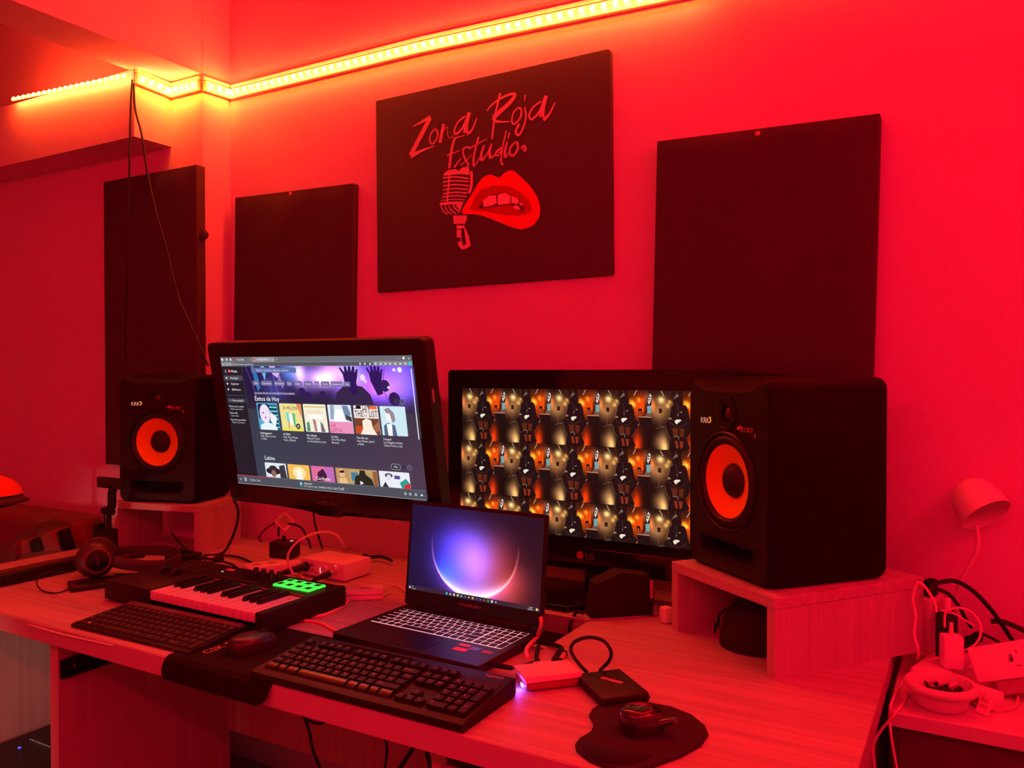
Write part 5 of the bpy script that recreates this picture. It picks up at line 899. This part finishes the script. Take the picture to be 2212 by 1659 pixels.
M(OH).tube([(-1.945, -.592, .803), (-1.915, -.568, .794), (-1.882, -.538, .787), (-1.858, -.497, .785), (-1.868, -.452, .787), (-1.91, -.428, .795), (-1.97, -.445, .802), (-2.035, -.52, .805)], lambda t: .0045, 10, 6, flat=3.6).build('headband', HB, hp, 1)
M(OH).box(-.009, .009, -.006, .006, -.02, .02, .003, 2, T=TR(-1.925, -.571, .80) @ RZ(R(40))).build('yoke', mat('headphone_dark', (.02, .014, .014), .35), hp)
tag(M().tube(C_hpcable, .0018, 6).tube(C_hpcable2, .0018, 6).build('headphone_cord', RUBBER), 'thin black headphone cord looping on the desk by the flat black case', 'cable')
fc = thing('flat_case', (-1.937, -.713, .75), 'flat black case lying under the headphones', 'case', R(64.8))
M().box(0, .16, 0, .078, 0.0003, .014, .004, 2).build('shell', BLACK, fc); M().box(.004, .156, -.0004, .0782, .0065, .0078).build('seam', MATTE, fc)
sb = thing('soundbar', (-2.165, -.70, .75), 'long black sound bar along the left end of the desk', 'soundbar')
M().box(-.027, .027, -.189, .16, .0005, .033, .006, 2).build('body', BLACK, sb); m = M()
for k in range(22): m.box(.0262, .0278, -.17 + k * .0145, -.164 + k * .0145, .006, .026)
m.build('grille_slots', MATTE, sb)['kind'] = 'stuff'
M().box(-.02, .02, -.12, .10, .0328, .0345, .0006, 1).build('control_panel', mat('panel_dusty', (.06, .035, .03), .6), sb)
ph = thing('phone_stand', (-2.225, -.40, .75), 'jointed black phone stand with flat head left of the left speaker', 'stand')
OP = TR(2.225, .40, -.75)
M(OP).slab([(-2.30, -.47), (-2.22, -.47), (-2.12, -.385), (-2.125, -.37), (-2.235, -.355), (-2.30, -.375)], .7503, .757, .002, 1).build('base_plate', MATTE, ph)
M(OP).box(-2.293, -2.237, -.425, -.378, .757, .826, .004, 2).box(-2.287, -2.274, -.43, -.375, .80, .842, .003, 1).build('clamp_block', MATTE, ph)
M(OP).cyl((-2.261, -.40, .82), (-2.2565, -.40, .872), .0105, n=14).build('column', BLACK, ph)
M(OP).cyl((-2.278, -.40, .879), (-2.232, -.40, .879), .010, n=14).box(-2.268, -2.242, -.409, -.391, .866, .893, .003, 1).build('joint', MATTE, ph)
M(OP).tube([(-2.249, -.40, .884), (-2.236, -.40, .90), (-2.236, -.40, .93), (-2.228, -.40, .955)], lambda t: .012, 10, 5, flat=1).build('upper_arm', MATTE, ph)
M(OP).box(-2.300, -2.188, -.407, -.392, .949, .981, .003, 2).build('phone_head', BLACK, ph)
M(OP).box(-2.276, -2.273, -.4085, -.4065, .952, .956).build('screw', CHROME, ph)

# ---------------------------------------------------------------- small gear on the desk
def adapter(name, loc, rz, size, label, cat, m, r=.003, group=None):
    a = thing(name, loc, label, cat, rz, group); x, y, z = size
    M().box(-x / 2, x / 2, -y / 2, y / 2, 0.0003, z, r, 2).build('body', m, a); return a
ba = adapter('power_brick', (-1.948, -.375, .75), R(10), (.085, .055, .034), 'small black power brick in front of the left wooden stand', 'adapter', BLACK)
M().box(-.02, .01, -.012, .012, .034, .044, .003, 1).box(.018, .026, -.01, .01, .034, .039).build('plug_block', MATTE, ba)
M().box(-.06, -.042, -.006, .006, .004, .012, .002, 1).build('lead_plug', MATTE, ba)
tag(M().tube(C_boxcable1, .0032, 6).tube(C_boxcable2, .0034, 6).tube([(-1.90, -.36, .775), (-1.86, -.345, .769), (-1.81, -.325, .757), (-1.76, -.35, .757)], .003, 6).build('cable_bundle', RUBBER), 'tangled black leads running from the power brick behind the piano keyboard', 'cable')
cg = thing('cable_plug', (-1.865, -.33, .757), 'black cable plug with pale labels in front of the left wooden stand', 'plug', R(25))
M().box(-.035, .02, -.008, .008, 0, .015, .004, 2).build('body', MATTE, cg); M().box(-.03, -.008, -.0083, .0083, .004, .0154).build('pale_label', LETTER, cg)
tag(M().tube(C_tvcable, .0042, 8).build('monitor_cable', RUBBER), 'thick black cable curving down beside the left wooden stand', 'cable')
tag(M().tube(C_thin, .003, 6).build('thin_cable', RUBBER), 'thin black cable hanging straight down below the wall monitor', 'cable')
ps = thing('power_strip', (-1.637, -.30, .75), 'white power strip on the desk carrying a black adapter', 'power strip', R(62))
M().box(-.10, .10, -.034, .034, .0005, .030, .005, 2).build('body', WHITE, ps)
for x in (-.07, -.03): M().lathe([(0, .0004), (.013, .0004), (.014, 0)], 20, TR(x, 0, .0301)).build('socket', mat('socket_grey', (.45, .4, .4), .5), ps)
ad = adapter('power_adapter', (-1.668, -.262, .7805), R(18), (.072, .05, .046), 'black plug-in adapter standing on the white power strip', 'adapter', BLACK, .005)
M().box(-.03, .03, -.02, .02, -.0, .004).build('plug_face', MATTE, ad); M().box(.018, .026, -.006, .002, .0455, .0475).build('status_light', mat('light_pale', (.6, .5, .4), .4, emit=(.9, .7, .5, .5)), ad)
M().cyl((-.005, .004, .045), (-.005, .004, .058), .006, .0045, 10).build('cable_boot', MATTE, ad)
tag(M().tube(C_adcable, .003, 6).tube(C_adcable2, .002, 6).build('adapter_cable', RUBBER), 'black cable looping up from the adapter past a paper tag', 'cable')
tg = thing('paper_tag', (-1.684, -.246, .876), 'crumpled pale printed paper tag clipped on the adapter cable', 'tag')
tm = RZ(R(42)) @ RX(R(-20)) @ RY(R(45))
M(tm).add([(-.021, .002, -.019), (.0, -.004, -.02), (.021, .001, -.019), (-.02, -.003, .0), (0, .001, 0), (.021, -.003, 0), (-.021, .001, .019), (0, -.003, .02), (.020, .002, .019)], [(0, 1, 4, 3), (1, 2, 5, 4), (3, 4, 7, 6), (4, 5, 8, 7)]).build('paper', mat('tag_paper', (.95, .75, .70), .8), tg)
m = M(tm)
for k in range(7): m.box(-.016, .015, -.0052, -.0046, -.015 + k * .0045, -.0135 + k * .0045)
m.build('print_lines', mat('tag_ink', (.25, .12, .12), .8), tg)['kind'] = 'stuff'
ai = thing('audio_interface', (-1.572, -.300, .75), 'white audio interface box with two cables plugged into its lit front', 'audio interface', R(-1))
M().box(0, .158, 0, .105, .003, .0475, .003, 2).build('case', WHITE, ai)
for x in (.02, .138): M().box(x - .008, x + .008, .02, .085, 0, .0032).build('foot', RUBBER, ai)
FY = RX(R(90))
M().lathe([(.0125, -.001), (.0125, .004), (.0095, .005), (.0085, 0)], 24, TR(.022, 0, .026) @ FY).build('input_socket', MATTE, ai)
for x, z, r_ in ((.043, .034, .005), (.045, .02, .004), (.058, .017, .003)): M().lathe([(r_, 0), (r_, .004), (r_ * .8, .005), (0, .005)], 16, TR(x, 0, z) @ FY).build('knob', mat('knob_rose', (.35, .2, .2), .4), ai)
M().lathe([(.0115, 0), (.0115, .008), (.0105, .009), (0, .009)], 24, TR(.092, 0, .026) @ FY).build('volume_knob', mat('knob_pale', (.7, .62, .6), .4), ai)
for z in (.019, .026): M().box(.0715, .0775, -.0007, 0, z - .0025, z + .0025).build('status_light', mat('white_light2', (.5, .5, .5), .5, emit=(1, .92, 1, 1.1)), ai)
M().lathe([(.0085, 0), (.0085, .010), (.0075, .011), (0, .011)], 20, TR(.128, 0, .032) @ FY).build('headphone_knob', mat('knob_pale', (.7, .62, .6), .4), ai)
M().add([(.119, -.0008, .030), (.122, -.0008, .038), (.128, -.0008, .042), (.128, -.0008, .039), (.124, -.0008, .036), (.122, -.0008, .030)], [tuple(range(6))]).build('knob_light', mat('white_light3', (.5, .5, .5), .5, emit=(.9, .85, 1, 1.2)), ai)
marks(TR(.147, -.0006, .014) @ FY @ RZ(R(90)), .022, .0025, 7).build('print_marks', mat('rose_ink', (.35, .1, .12), .5), ai)
tag(M().tube([(-1.552, -.304, .776), (-1.556, -.318, .775), (-1.566, -.345, .772), (-1.575, -.362, .769)], lambda t: .011 - .005 * t, 12, 4).tube([(-1.574, -.36, .769), (-1.59, -.385, .760), (-1.61, -.40, .754), (-1.65, -.42, .7535)], .003, 6).build('microphone_cable', RUBBER), 'black microphone cable with fat plug in the left front socket', 'cable')
jk = thing('jack_cable', (-1.44, -.32, .77), 'black headphone jack cable in the right front socket', 'cable')
OJ = TR(1.44, .32, -.77)
M(OJ).cyl((-1.446, -.311, .776), (-1.449, -.322, .774), .0045, n=10).build('metal_tip', CHROME, jk)
M(OJ).tube([(-1.449, -.321, .774), (-1.455, -.342, .770), (-1.462, -.365, .766)], lambda t: .0085 - .0035 * t, 10, 4).tube([(-1.462, -.364, .766), (-1.474, -.39, .758), (-1.49, -.415, .7535)], .0026, 6).build('lead', RUBBER, jk)
tag(M().tube(C_iface_back, lambda t: .006 - .002 * t, 8).build('black_cable', RUBBER), 'short black cable leaving the back of the white audio interface', 'cable')
PINKC = mat('white_cable', (.80, .62, .58), .5)
tag(M().tube(C_white_arc, .0034, 8).build('white_cable', PINKC), 'white cable arching high over the audio interface', 'cable')
tag(M().tube(C_pink_low, .003, 6).build('white_cable', PINKC), 'short white cable lying behind the keyboard knobs', 'cable')
rt = thing('white_hub', (-1.283, -.378, .75), 'small flat white hub box at the right end of the piano keyboard', 'hub', R(38))
M().box(-.045, .045, -.034, .034, .0004, .011, .003, 2).build('lower_case', WHITE, rt); M().box(-.044, .044, -.033, .033, .0118, .021, .003, 2).build('upper_case', WHITE, rt)
M().box(-.012, .012, -.002, .002, .0208, .0214).build('slot', mat('slot_dark', (.1, .04, .04), .6), rt)
tag(M().tube(C_router_c, .0024, 6).tube(C_router_c2, .0018, 6).build('white_cable', PINKC), 'thin white cable leaving the small flat hub towards the laptop', 'cable')
tag(M().tube(C_usb_orange, .0034, 8).build('white_cable', mat('cable_salmon', (.85, .42, .34), .5)), 'salmon cable from the piano keyboard side to the laptop', 'cable')
# hub with blue light
hb = thing('usb_hub', (-.648, -.643, .7505), 'pale slim USB hub with a glowing blue light beside the laptop', 'hub', R(46)); 
HM = TR(0, 0, .004) @ RX(R(-2))
M(HM).box(-.052, .052, -.036, .036, .009, .021, .004, 3).build('top_shell', mat('hub_orange_white', (.92, .80, .70), .4), hb)
M(HM).box(-.050, .050, -.034, .034, -.0035, .009, .003, 2).build('lower_shell', mat('hub_clear', (.35, .10, .08), .3), hb)
M(HM).box(-.0525, -.0505, -.02, -.008, -.001, .004).build('blue_light', mat('blue_light', (.1, .1, .5), .4, emit=(.30, .16, 1.0, 6.0)), hb)
pl = bpy.data.lights.new('hub_blue_light', 'POINT'); pl.energy = .035; pl.color = (.25, .08, 1.0); pl.shadow_soft_size = .004
plo = bpy.data.objects.new('hub_blue_light', pl); COL.objects.link(plo); plo.location = (-.676, -.699, .757)
wu = thing('usb_cable', (-.69, -.60, .76), 'pale USB cable curving from the laptop into the slim hub', 'cable'); OW = TR(.69, .60, -.76)
M(OW).tube(C_white_usb, .004, 8).build('lead', mat('cable_rose', (.80, .46, .42), .5), wu)
M(OW).box(-.010, .010, -.018, .018, -.005, .006, .003, 2, T=TR(-.672, -.613, .7665) @ RZ(R(-44))).build('plug', mat('plug_rose', (.85, .5, .45), .45), wu)
bu = thing('usb_cable', (-.70, -.66, .76), 'black USB lead from the laptop to the portable drive, passing the blue light', 'cable'); OB = TR(.70, .66, -.76)
M(OB).tube(C_black_usb, .0026, 6).build('lead', RUBBER, bu)
pb = Vector(C_black_usb[1]); pe = Vector(C_black_usb[2])
M(OB).tube([C_black_usb[0], pb, pe], lambda t: .0065 - .002 * t, 8, 3).build('plug', MATTE, bu)
bp2 = thing('black_plug', (-.674, -.545, .75), 'black plug with pale label lying behind the slim pale hub', 'plug', R(105))
M().box(-.028, .028, -.011, .011, 0.0005, .016, .004, 2).build('body', MATTE, bp2); M().box(-.02, .012, -.0113, -.004, .004, .0164).build('pale_label', mat('label_rose', (.5, .22, .2), .5), bp2)
M().tube([(.026, 0, .009), (.05, .006, .01), (.07, .022, .008), (.085, .04, .006)], .005, 8).build('lead', RUBBER, bp2)
tag(M().tube([(-.742, -.50, .757), (-.72, -.55, .754), (-.705, -.575, .756), (-.72, -.61, .754)], .004, 6).build('laptop_lead', RUBBER), 'black lead lying against the right side of the laptop', 'cable')
hd = thing('portable_drive', (-.532, -.632, .7505), 'black portable hard drive with a pale sticker on the desk right', 'hard drive', R(-42.5))
M().box(-.058, .058, -.043, .043, 0, .0185, .005, 2).build('case', mat('drive_black', (.016, .013, .013), .5), hd)
M().box(-.0585, .0585, -.0435, .0435, .0085, .0098).build('seam', MATTE, hd)
M().add([(-.022, -.012, .0187), (.012, .012, .0187), (.006, .020, .0187), (-.028, -.004, .0187)], [(0, 1, 2, 3)]).build('sticker', mat('sticker_speckled', (.55, .24, .22), .6, noise=((300, 300, 300), .75)), hd)
marks(TR(-.036, .006, .0188) @ RZ(R(35)), .014, .0035, 4).build('print_marks', mat('letter_dim', (.12, .08, .08), .5), hd)
M().box(-.066, -.048, .016, .034, .003, .014, .002, 1).build('plug', MATTE, hd)
tag(M().tube(C_hd_loop, .0032, 8, closed=False).build('drive_cable', RUBBER), 'short black cable standing in a loop behind the portable drive', 'cable')
tag(M().tube(C_gap_cable, .0038, 8).build('gap_cable', RUBBER), 'black cable dropping through the gap in the desk', 'cable')
tag(M().tube(C_lg_cable, .0034, 8).build('monitor_cable', RUBBER), 'black cable drooping under the desk monitor', 'cable')
bc = thing('black_case', (-.733, -.268, .7503), 'soft black case with a white side label beside the desk monitor foot', 'case', R(41.5))
m = M(); pr = [(0, 0), (.145, 0), (.148, .05), (.14, .088), (.07, .098), (.012, .075)]
m.add([(x, 0, z) for x, z in pr] + [(x, .052, z) for x, z in pr], [tuple(range(6)), tuple(range(6, 12))[::-1]] + [(i, (i + 1) % 6, 6 + (i + 1) % 6, 6 + i) for i in range(6)]).build('cloth_body', mat('case_cloth', (.012, .010, .010), .85), bc, .3)
M().box(.138, .1445, -.0012, .0, .038, .078).build('white_label', mat('label_pale', (.7, .4, .42), .6), bc)
m = M()
for k in range(8): m.box(.1395, .143, -.0015, -.0012, .042 + k * .0042, .044 + k * .0042)
m.build('label_print', mat('tag_ink', (.25, .12, .12), .8), bc)['kind'] = 'stuff'
wa = adapter('white_plug', (-.580, -.212, .75), R(-36), (.024, .024, .036), 'little white plug against the left side of the right wooden stand', 'plug', WHITE, .006)
pz = thing('zip_pouch', (-.353, -.232, .7503), 'dark rounded zip pouch inside the right wooden stand', 'pouch', R(-36.5))
v = []; f = []; n = 24; K = 7
for k in range(K + 1):
    t = k / K; s = math.cos(t * math.pi / 2) ** .7 if k < K else .02; z = .105 * math.sin(t * math.pi / 2)
    v += [(.088 * s * math.cos(2 * math.pi * i / n) * (1 + .02 * math.sin(5 * i)), .11 * s * math.sin(2 * math.pi * i / n), z) for i in range(n)]
for k in range(K):
    for i in range(n): f.append((k * n + i, k * n + (i + 1) % n, (k + 1) * n + (i + 1) % n, (k + 1) * n + i))
f.append(tuple(range(n))[::-1]); f.append(tuple(K * n + i for i in range(n)))
M().add(v, f).build('cloth_body', mat('pouch_cloth', (.012, .009, .009), .8), pz, 1)
M().tube([(-.086, -.045, .05), (-.094, -.055, .035), (-.095, -.058, .012)], .006, 8, flat=.5).build('strap', MATTE, pz)
M().box(-.088, -.084, -.078, -.070, .004, .026, .001, 1).build('zip_pull', CHROME, pz)

# ---------------------------------------------------------------- on the side table
TZ = .7102
la = thing('desk_lamp', (-.018, -.052, TZ), 'white gooseneck lamp with bell shade against the red wall', 'lamp')
OL = TR(.018, .052, -TZ)
LW_ = mat('lamp_white', (.78, .72, .72), .5)
M(OL).lathe([(0, 0), (.045, 0), (.045, .008), (.04, .012), (.012, .016), (0, .016)], 28, TR(-.018, -.052, TZ)).build('base', LW_, la)
M(OL).tube([(-.018, -.052, TZ + .014), (-.026, -.055, .80), (-.028, -.062, .85), (-.014, -.066, .895), (.004, -.068, .935), (.0085, -.068, .965), (.006, -.066, .995)], .0042, 10).build('gooseneck', LW_, la, 1)
AL = OL @ axis((.004, -.062, 1.043), (.52, -.48, -.70))
M(AL).lathe([(0, -.043), (.018, -.040), (.034, -.028), (.0435, -.008), (.047, .016), (.0475, .036), (.0462, .036), (.0455, .016), (.041, -.006), (.031, -.024), (.014, -.034), (0, -.036)], 40).build('shade', LW_, la, 1)
M(AL).lathe([(0, -.02), (.012, -.016), (.014, -.004), (.009, .006), (0, .009)], 18).build('bulb', mat('bulb_off', (.6, .5, .5), .3), la, 1)
st2 = thing('power_strip', (-.045, -.115, TZ), 'white power strip crowded with chargers on the side table', 'power strip', R(75))
M().box(-.11, .085, -.031, .031, 0, .030, .007, 3).build('body', WHITE, st2); M().box(-.112, .087, -.0315, .0315, .012, .0135).build('seam', mat('seam_rose', (.5, .35, .35), .6), st2)
ch = adapter('usb_charger', (-.0745, -.075, TZ + .0302), R(70), (.07, .03, .105), 'tall pale charger tower with a black plug on top', 'charger', WHITE, .004)
M().box(-.024, .024, -.0152, -.0147, .06, .097).build('front_plate', mat('plate_rose', (.6, .45, .45), .5), ch)
bp = adapter('black_plug', (-.0735, -.077, TZ + .1355), R(70), (.03, .02, .034), 'black plug on top of the tall pale charger tower', 'plug', MATTE, .005)
pa = adapter('black_adapter', (-.044, -.127, TZ + .0302), R(12), (.036, .03, .092), 'tall black charger standing between two white ones', 'charger', BLACK, .006, None)
wp = adapter('white_plug', (-.0415, -.146, TZ + .1225), R(0), (.011, .008, .03), 'slim white cable plug on the tall black charger', 'plug', WHITE, .002)
cc = adapter('charger_cube', (-.034, -.178, TZ + .0302), R(20), (.036, .032, .062), 'white charger cube standing at the front of the crowded power strip', 'charger', mat('charger_white', (.9, .82, .82), .4), .005)
M().cyl((0, .002, .061), (0, .002, .084), .0045, .0035, 10).build('cable_boot', WHITE, cc)
WC = mat('cable_white', (.85, .66, .64), .5)
tag(M().tube(C_w_a, .0028, 7).build('white_cable', WC), 'white cable rising from the table edge over the charger tower', 'cable')
tag(M().tube(C_w_b, .0022, 7).build('white_cable', WC), 'white cable looping from the charger cube to hang over the table edge', 'cable')
tag(M().tube(C_w_c, .0026, 7).build('white_cable', WC), 'white cable hanging down off the left corner of the side table', 'cable')
tag(M().tube(C_w_d, .0018, 6).build('white_cable', WC), 'thin white cable running from the black charger to the back', 'cable')
for nm, c, rr, lb in (('black_cable', C_blk_a, .0045, 'thick black cable arching from the charger tower to the right'), ('black_cable', C_blk_b, .0036, 'thinner black cable arching under the thick one behind the chargers'), ('black_cable', C_blk_d, .005, 'black cable end entering from the right in front of the wall'), ('black_cable', C_blk_e, .0034, 'black cable curling on the table right of the charger cube'), ('black_cable', C_blk_g, .004, 'black cable lying flat behind the tilted white box')):
    tag(M().tube(c, rr, 7).build(nm, RUBBER), lb, 'cable')
tag(M().tube(C_blk_c, .003, 6).tube(C_blk_f, .003, 6).build('cable_tangle', RUBBER), 'tangle of thin black cables between the chargers and white box', 'cable')
dp = thing('black_connector', (-.012, -.06, .752), 'black two-part connector among the cables behind the charger cube', 'plug')
M().box(-.012, .012, -.009, .009, -.022, .018, .004, 2, T=RY(R(48))).box(-.009, .009, -.01, .01, .015, .036, .003, 1, T=RY(R(48))).build('body', MATTE, dp); M().box(-.02, .006, -.008, .008, -.04, -.016, .003, 1, T=RY(R(30))).build('adapter_body', mat('rose_plastic', (.4, .22, .22), .5), dp)
wb = thing('socket_box', (.054, -.185, .778), 'tilted white box with socket slots at the right edge', 'socket box', mtx=TR(.054, -.185, .776) @ RY(R(-19)) @ RX(R(-24)))
M().box(-.058, .075, -.012, .014, -.037, .026, .004, 2).build('case', mat('box_white', (.86, .74, .74), .4), wb)
m = M(); 
for x, z in ((.008, -.002), (.036, .004)): m.box(x - .0022, x + .0022, -.0128, -.0118, z - .007, z + .005)
m.build('socket_slots', MATTE, wb); M().box(.018, .020, -.0126, -.0118, .004, .010).box(.012, .021, -.0126, -.0118, -.018, -.0165).build('socket_marks', mat('tag_ink', (.25, .12, .12), .8), wb)
M().box(-.03, .06, -.004, .014, -.062, -.036, .002, 1).build('foot_block', mat('rose_plastic', (.4, .22, .22), .5), wb)
bx = thing('cardboard_box', (.088, -.135, TZ), 'open pale box flap standing at the far right of the side table', 'box', R(-28))
M().box(-.02, .12, -.004, 0, 0, .07).box(-.022, -.018, -.004, .10, 0, .07).box(-.02, .12, .096, .10, 0, .07).box(-.02, .12, 0, .10, 0, .003).build('walls', mat('box_card', (.55, .40, .38), .7), bx); M().box(-.0035, 0, -.075, 0, 0, .074, T=TR(-.02, 0, 0) @ RZ(R(20))).build('flap', mat('box_card', (.55, .4, .38), .7), bx)
bw = thing('bowl', (-.047, -.305, TZ), 'round white bowl with thick rim full of dark ash', 'bowl')
M().lathe([(0, 0), (.036, 0), (.042, .006), (.045, .022), (.047, .028), (.056, .030), (.060, .035), (.060, .040), (.055, .0445), (.049, .044), (.045, .038), (.040, .016), (.03, .010), (0, .009)], 44).build('dish', mat('bowl_white', (.74, .66, .64), .55), bw, .9)
v = []; n = 20
ash = M(); random.seed(4)
ash.lathe([(0, .026), (.018, .025), (.034, .021), (.0405, .019)], 24)
for k in range(26):
    a = random.uniform(0, 6.28); q = random.uniform(0, .030); s = random.uniform(.003, .007)
    ash.box(-s, s, -s * .7, s * .7, -s * .5, s * .5, s * .25, 1, T=TR(q * math.cos(a), q * math.sin(a) + .004, .024 + random.uniform(0, .006)) @ Euler((random.random() * 3, random.random() * 3, random.random() * 3)).to_matrix().to_4x4())
ao = ash.build('ash', mat('ash_dark', (.045, .02, .02), .9, noise=((90, 90, 90), .8)), bw, .5); ao['kind'] = 'stuff'
for k in range(3): M().cyl((.012 - k * .016, .018 + k * .004, .030), (.026 - k * .016, .024, .037), .0038, n=10).build('cigarette_end', mat('paper_end', (.7, .55, .5), .7), bw)
pk = thing('packed_adapter', (.022, -.262, TZ), 'boxed white adapter with a printed label in a clear bag', 'adapter', R(-32))
M().box(-.03, .022, -.02, .018, .0, .028, .004, 2).build('body', WHITE, pk); M().box(-.024, .006, -.0206, -.0196, .006, .022).build('dark_window', mat('rose_plastic', (.4, .22, .22), .5), pk)
M().add([(.0, -.022, .0295), (.024, -.022, .0295), (.029, -.030, .012), (.03, -.046, .0015), (.008, -.046, .0015), (.004, -.030, .012)], [(0, 1, 2, 5), (5, 2, 3, 4)]).build('label', mat('label_white', (.9, .72, .7), .6), pk)
M().text('N2', .010, TR(.008, -.0285, .0165) @ RX(R(62))).text('PO', .010, TR(.010, -.0365, .0082) @ RX(R(40))).build('label_lettering', mat('label_ink', (.3, .05, .06), .7), pk)
bagm = mat('clear_film', (.9, .8, .8), .15); bnt = bagm.node_tree.nodes['Principled BSDF']; bnt.inputs['Alpha'].default_value = .22
M().add([(-.04, -.03, .004), (.036, -.035, .003), (.045, -.062, .001), (.02, -.075, .0015), (-.02, -.052, .002), (.0, -.045, .006)], [(0, 5, 4), (0, 1, 5), (1, 2, 5), (2, 3, 5), (3, 4, 5)]).build('film_bag', bagm, pk)
tag(M().tube(C_coil, .0022, 6).tube(C_coil2, .0024, 6).tube([(x + .004, y_ + .006, z_ + .005) for x, y_, z_ in C_coil2], .0022, 6).build('coiled_cable', mat('cable_rose', (.80, .46, .42), .5)), 'coiled thin cable round the bagged adapter beside the bowl', 'cable')

# ---------------------------------------------------------------- left background and under the desk
DF = mat('dark_blanket', (.10, .05, .05), .95, bump=.5)
def heap(x0, x1, y0, y1, fn, nx=24, ny=14):
    v = []; f = []
    for j in range(ny + 1):
        for i in range(nx + 1):
            x = x0 + (x1 - x0) * i / nx; y = y0 + (y1 - y0) * j / ny; v.append((x, y, fn(x, y)))
    W = nx + 1
    for j in range(ny):
        for i in range(nx): f.append((j * W + i, j * W + i + 1, (j + 1) * W + i + 1, (j + 1) * W + i))
    rim = [i for i in range(W)] + [j * W + nx for j in range(1, ny + 1)] + [ny * W + i for i in range(nx - 1, -1, -1)] + [j * W for j in range(ny - 1, 0, -1)]
    n = len(v); v += [(v[i][0], v[i][1], .502) for i in rim]; K = len(rim)
    for k in range(K): f.append((rim[k], rim[(k + 1) % K], n + (k + 1) % K, n + k))
    f.append(tuple(range(n, n + K)))
    return M().add(v, f)
bd = thing('sofa', (-3.0, -.42, 0), 'low dark sofa back against the left wall beyond the desk', 'sofa')
M(TR(3.0, .42, 0)).box(-3.85, -2.52, -.26, -.125, .02, .80, .05, 3).build('back_cushion', mat('sofa_cloth', (.22, .10, .10), .9, bump=.3), bd, 1)
M(TR(3.0, .42, 0)).box(-3.85, -2.52, -.47, -.262, .02, .50, .05, 3).build('seat_cushion', mat('sofa_cloth', (.22, .1, .1), .9), bd, 1)
hm = heap(-3.05, -2.525, -.46, -.27, lambda x, y: .50 + (.30 + .03 * math.sin(9 * x + 4 * y)) * math.sin(math.pi * min(1, max(0, (x + 3.06) / .72))) ** .5 * math.sin(math.pi * min(1, max(.02, (y + .52) / .42))) ** .6 + .012 * math.sin(23 * x + 14 * y))
o = hm.build('blanket', DF, None, 1); tag(o, 'crumpled dark blanket heaped on the sofa behind the desk end', 'blanket')
gb = thing('striped_bag', (-2.575, -.36, .76), 'red and black striped bag lying behind the headphones', 'bag', R(20))
for k, (x, w_, red) in enumerate(((-.13, .06, 1), (-.07, .045, 0), (-.025, .06, 1), (.035, .05, 0), (.085, .05, 1))):
    M(RY(R(-18))).box(x, x + w_, -.05, .05, -.06 + .012 * (k % 2), .028 - .008 * (k % 2), .012, 2).build('cloth_band', mat('band_red', (.20, .035, .035), .9) if red else MATTE, gb, 1)
jk2 = thing('red_cap', (-2.62, -.545, .94), 'red cap with dark underside at the left edge of the picture', 'cap', R(-28))
dome = [(0, .04), (.03, .037), (.06, .024), (.082, .0), (.088, -.018)]
M().lathe(dome, 28).build('crown', mat('cap_red', (.95, .10, .03), .8), jk2, 1)
brim = [(.088 * math.cos(a), .088 * math.sin(a)) for a in [R(-62 + 12.4 * k) for k in range(11)]]; br2 = [(.155 * math.cos(a * .72) , .115 * math.sin(a)) for a in [R(-62 + 12.4 * k) for k in range(11)]]
M(RY(R(6))).add([(x, y, -.016) for x, y in brim] + [(x, y, -.012) for x, y in br2] + [(x, y, -.022) for x, y in brim] + [(x, y, -.020) for x, y in br2], [(i, i + 1, 12 + i, 11 + i) for i in range(10)] + [(22 + i, 33 + i, 34 + i, 23 + i) for i in range(10)] + [(11 + i, 12 + i, 34 + i, 33 + i) for i in range(10)]).build('brim', mat('brim_dark', (.05, .02, .02), .8), jk2, .5)
M().lathe([(.086, -.018), (.088, -.03), (.07, -.052), (.03, -.06), (0, -.06)], 28).build('lining', MATTE, jk2, 1)
M().tube([(.05, -.05, -.045), (.06, -.055, -.075), (.058, -.058, -.11)], .004, 6).build('strap', MATTE, jk2)
cs = thing('coat_stand', (-2.62, -.545, 0), 'thin dark stand holding the red cap', 'stand'); M().cyl((0, 0, .02), (0, 0, .8795), .010, n=10).build('pole', MATTE, cs); M().lathe([(0, 0), (.06, 0), (.06, .015), (.02, .025), (0, .025)], 24).build('foot', MATTE, cs)
for nm, c, lb in (('hanging_cable', C_hang1, 'black cable hanging straight down from the end of the soffit'), ('hanging_cable', C_hang2, 'black cable slanting from the soffit down to the wall monitor')): tag(M().tube(c, .0034, 7).build(nm, RUBBER), lb, 'cable', None)
pcb = thing('equipment_box', (-2.06, -.60, 0), 'black box with a row of pale dots on the floor under the desk', 'box')
M().box(-.29, .26, -.20, .25, .0, .265, .008, 2).build('cabinet', BLACK, pcb)
dm = M().box(-.0016, .0016, -.0014, .0014, 0, .0012).mesh('indicator_dot'); dm.materials.append(mat('dot_pale', (.4, .38, .38), .5, emit=(.5, .48, .5, .35)))
for k in range(9): o = link('indicator_dot', dm, pcb); o.location = (-.235 + .0112 * k, -.012, .2652)
M().box(-.004, .003, -.003, .003, .265, .2665, T=TR(-.21, -.056, 0)).build('blue_light', mat('blue_dot', (.1, .1, .5), .4, emit=(.1, .12, 1, 1.5)), pcb)
for c, rr, lb in ((C_und1, .0035, 'dark cable hanging under the desk near the left side panel'), (C_und2, .003, 'short sagging black cable just under the desk edge'), (C_und3, .005, 'thick black cable slanting left under the desk'), (C_und4, .005, 'thick black cable slanting right under the desk'), (C_und5, .003, 'thin cable hanging in the middle under the desk')): tag(M().tube(c, rr, 7).build('loose_cable', RUBBER), lb, 'cable')
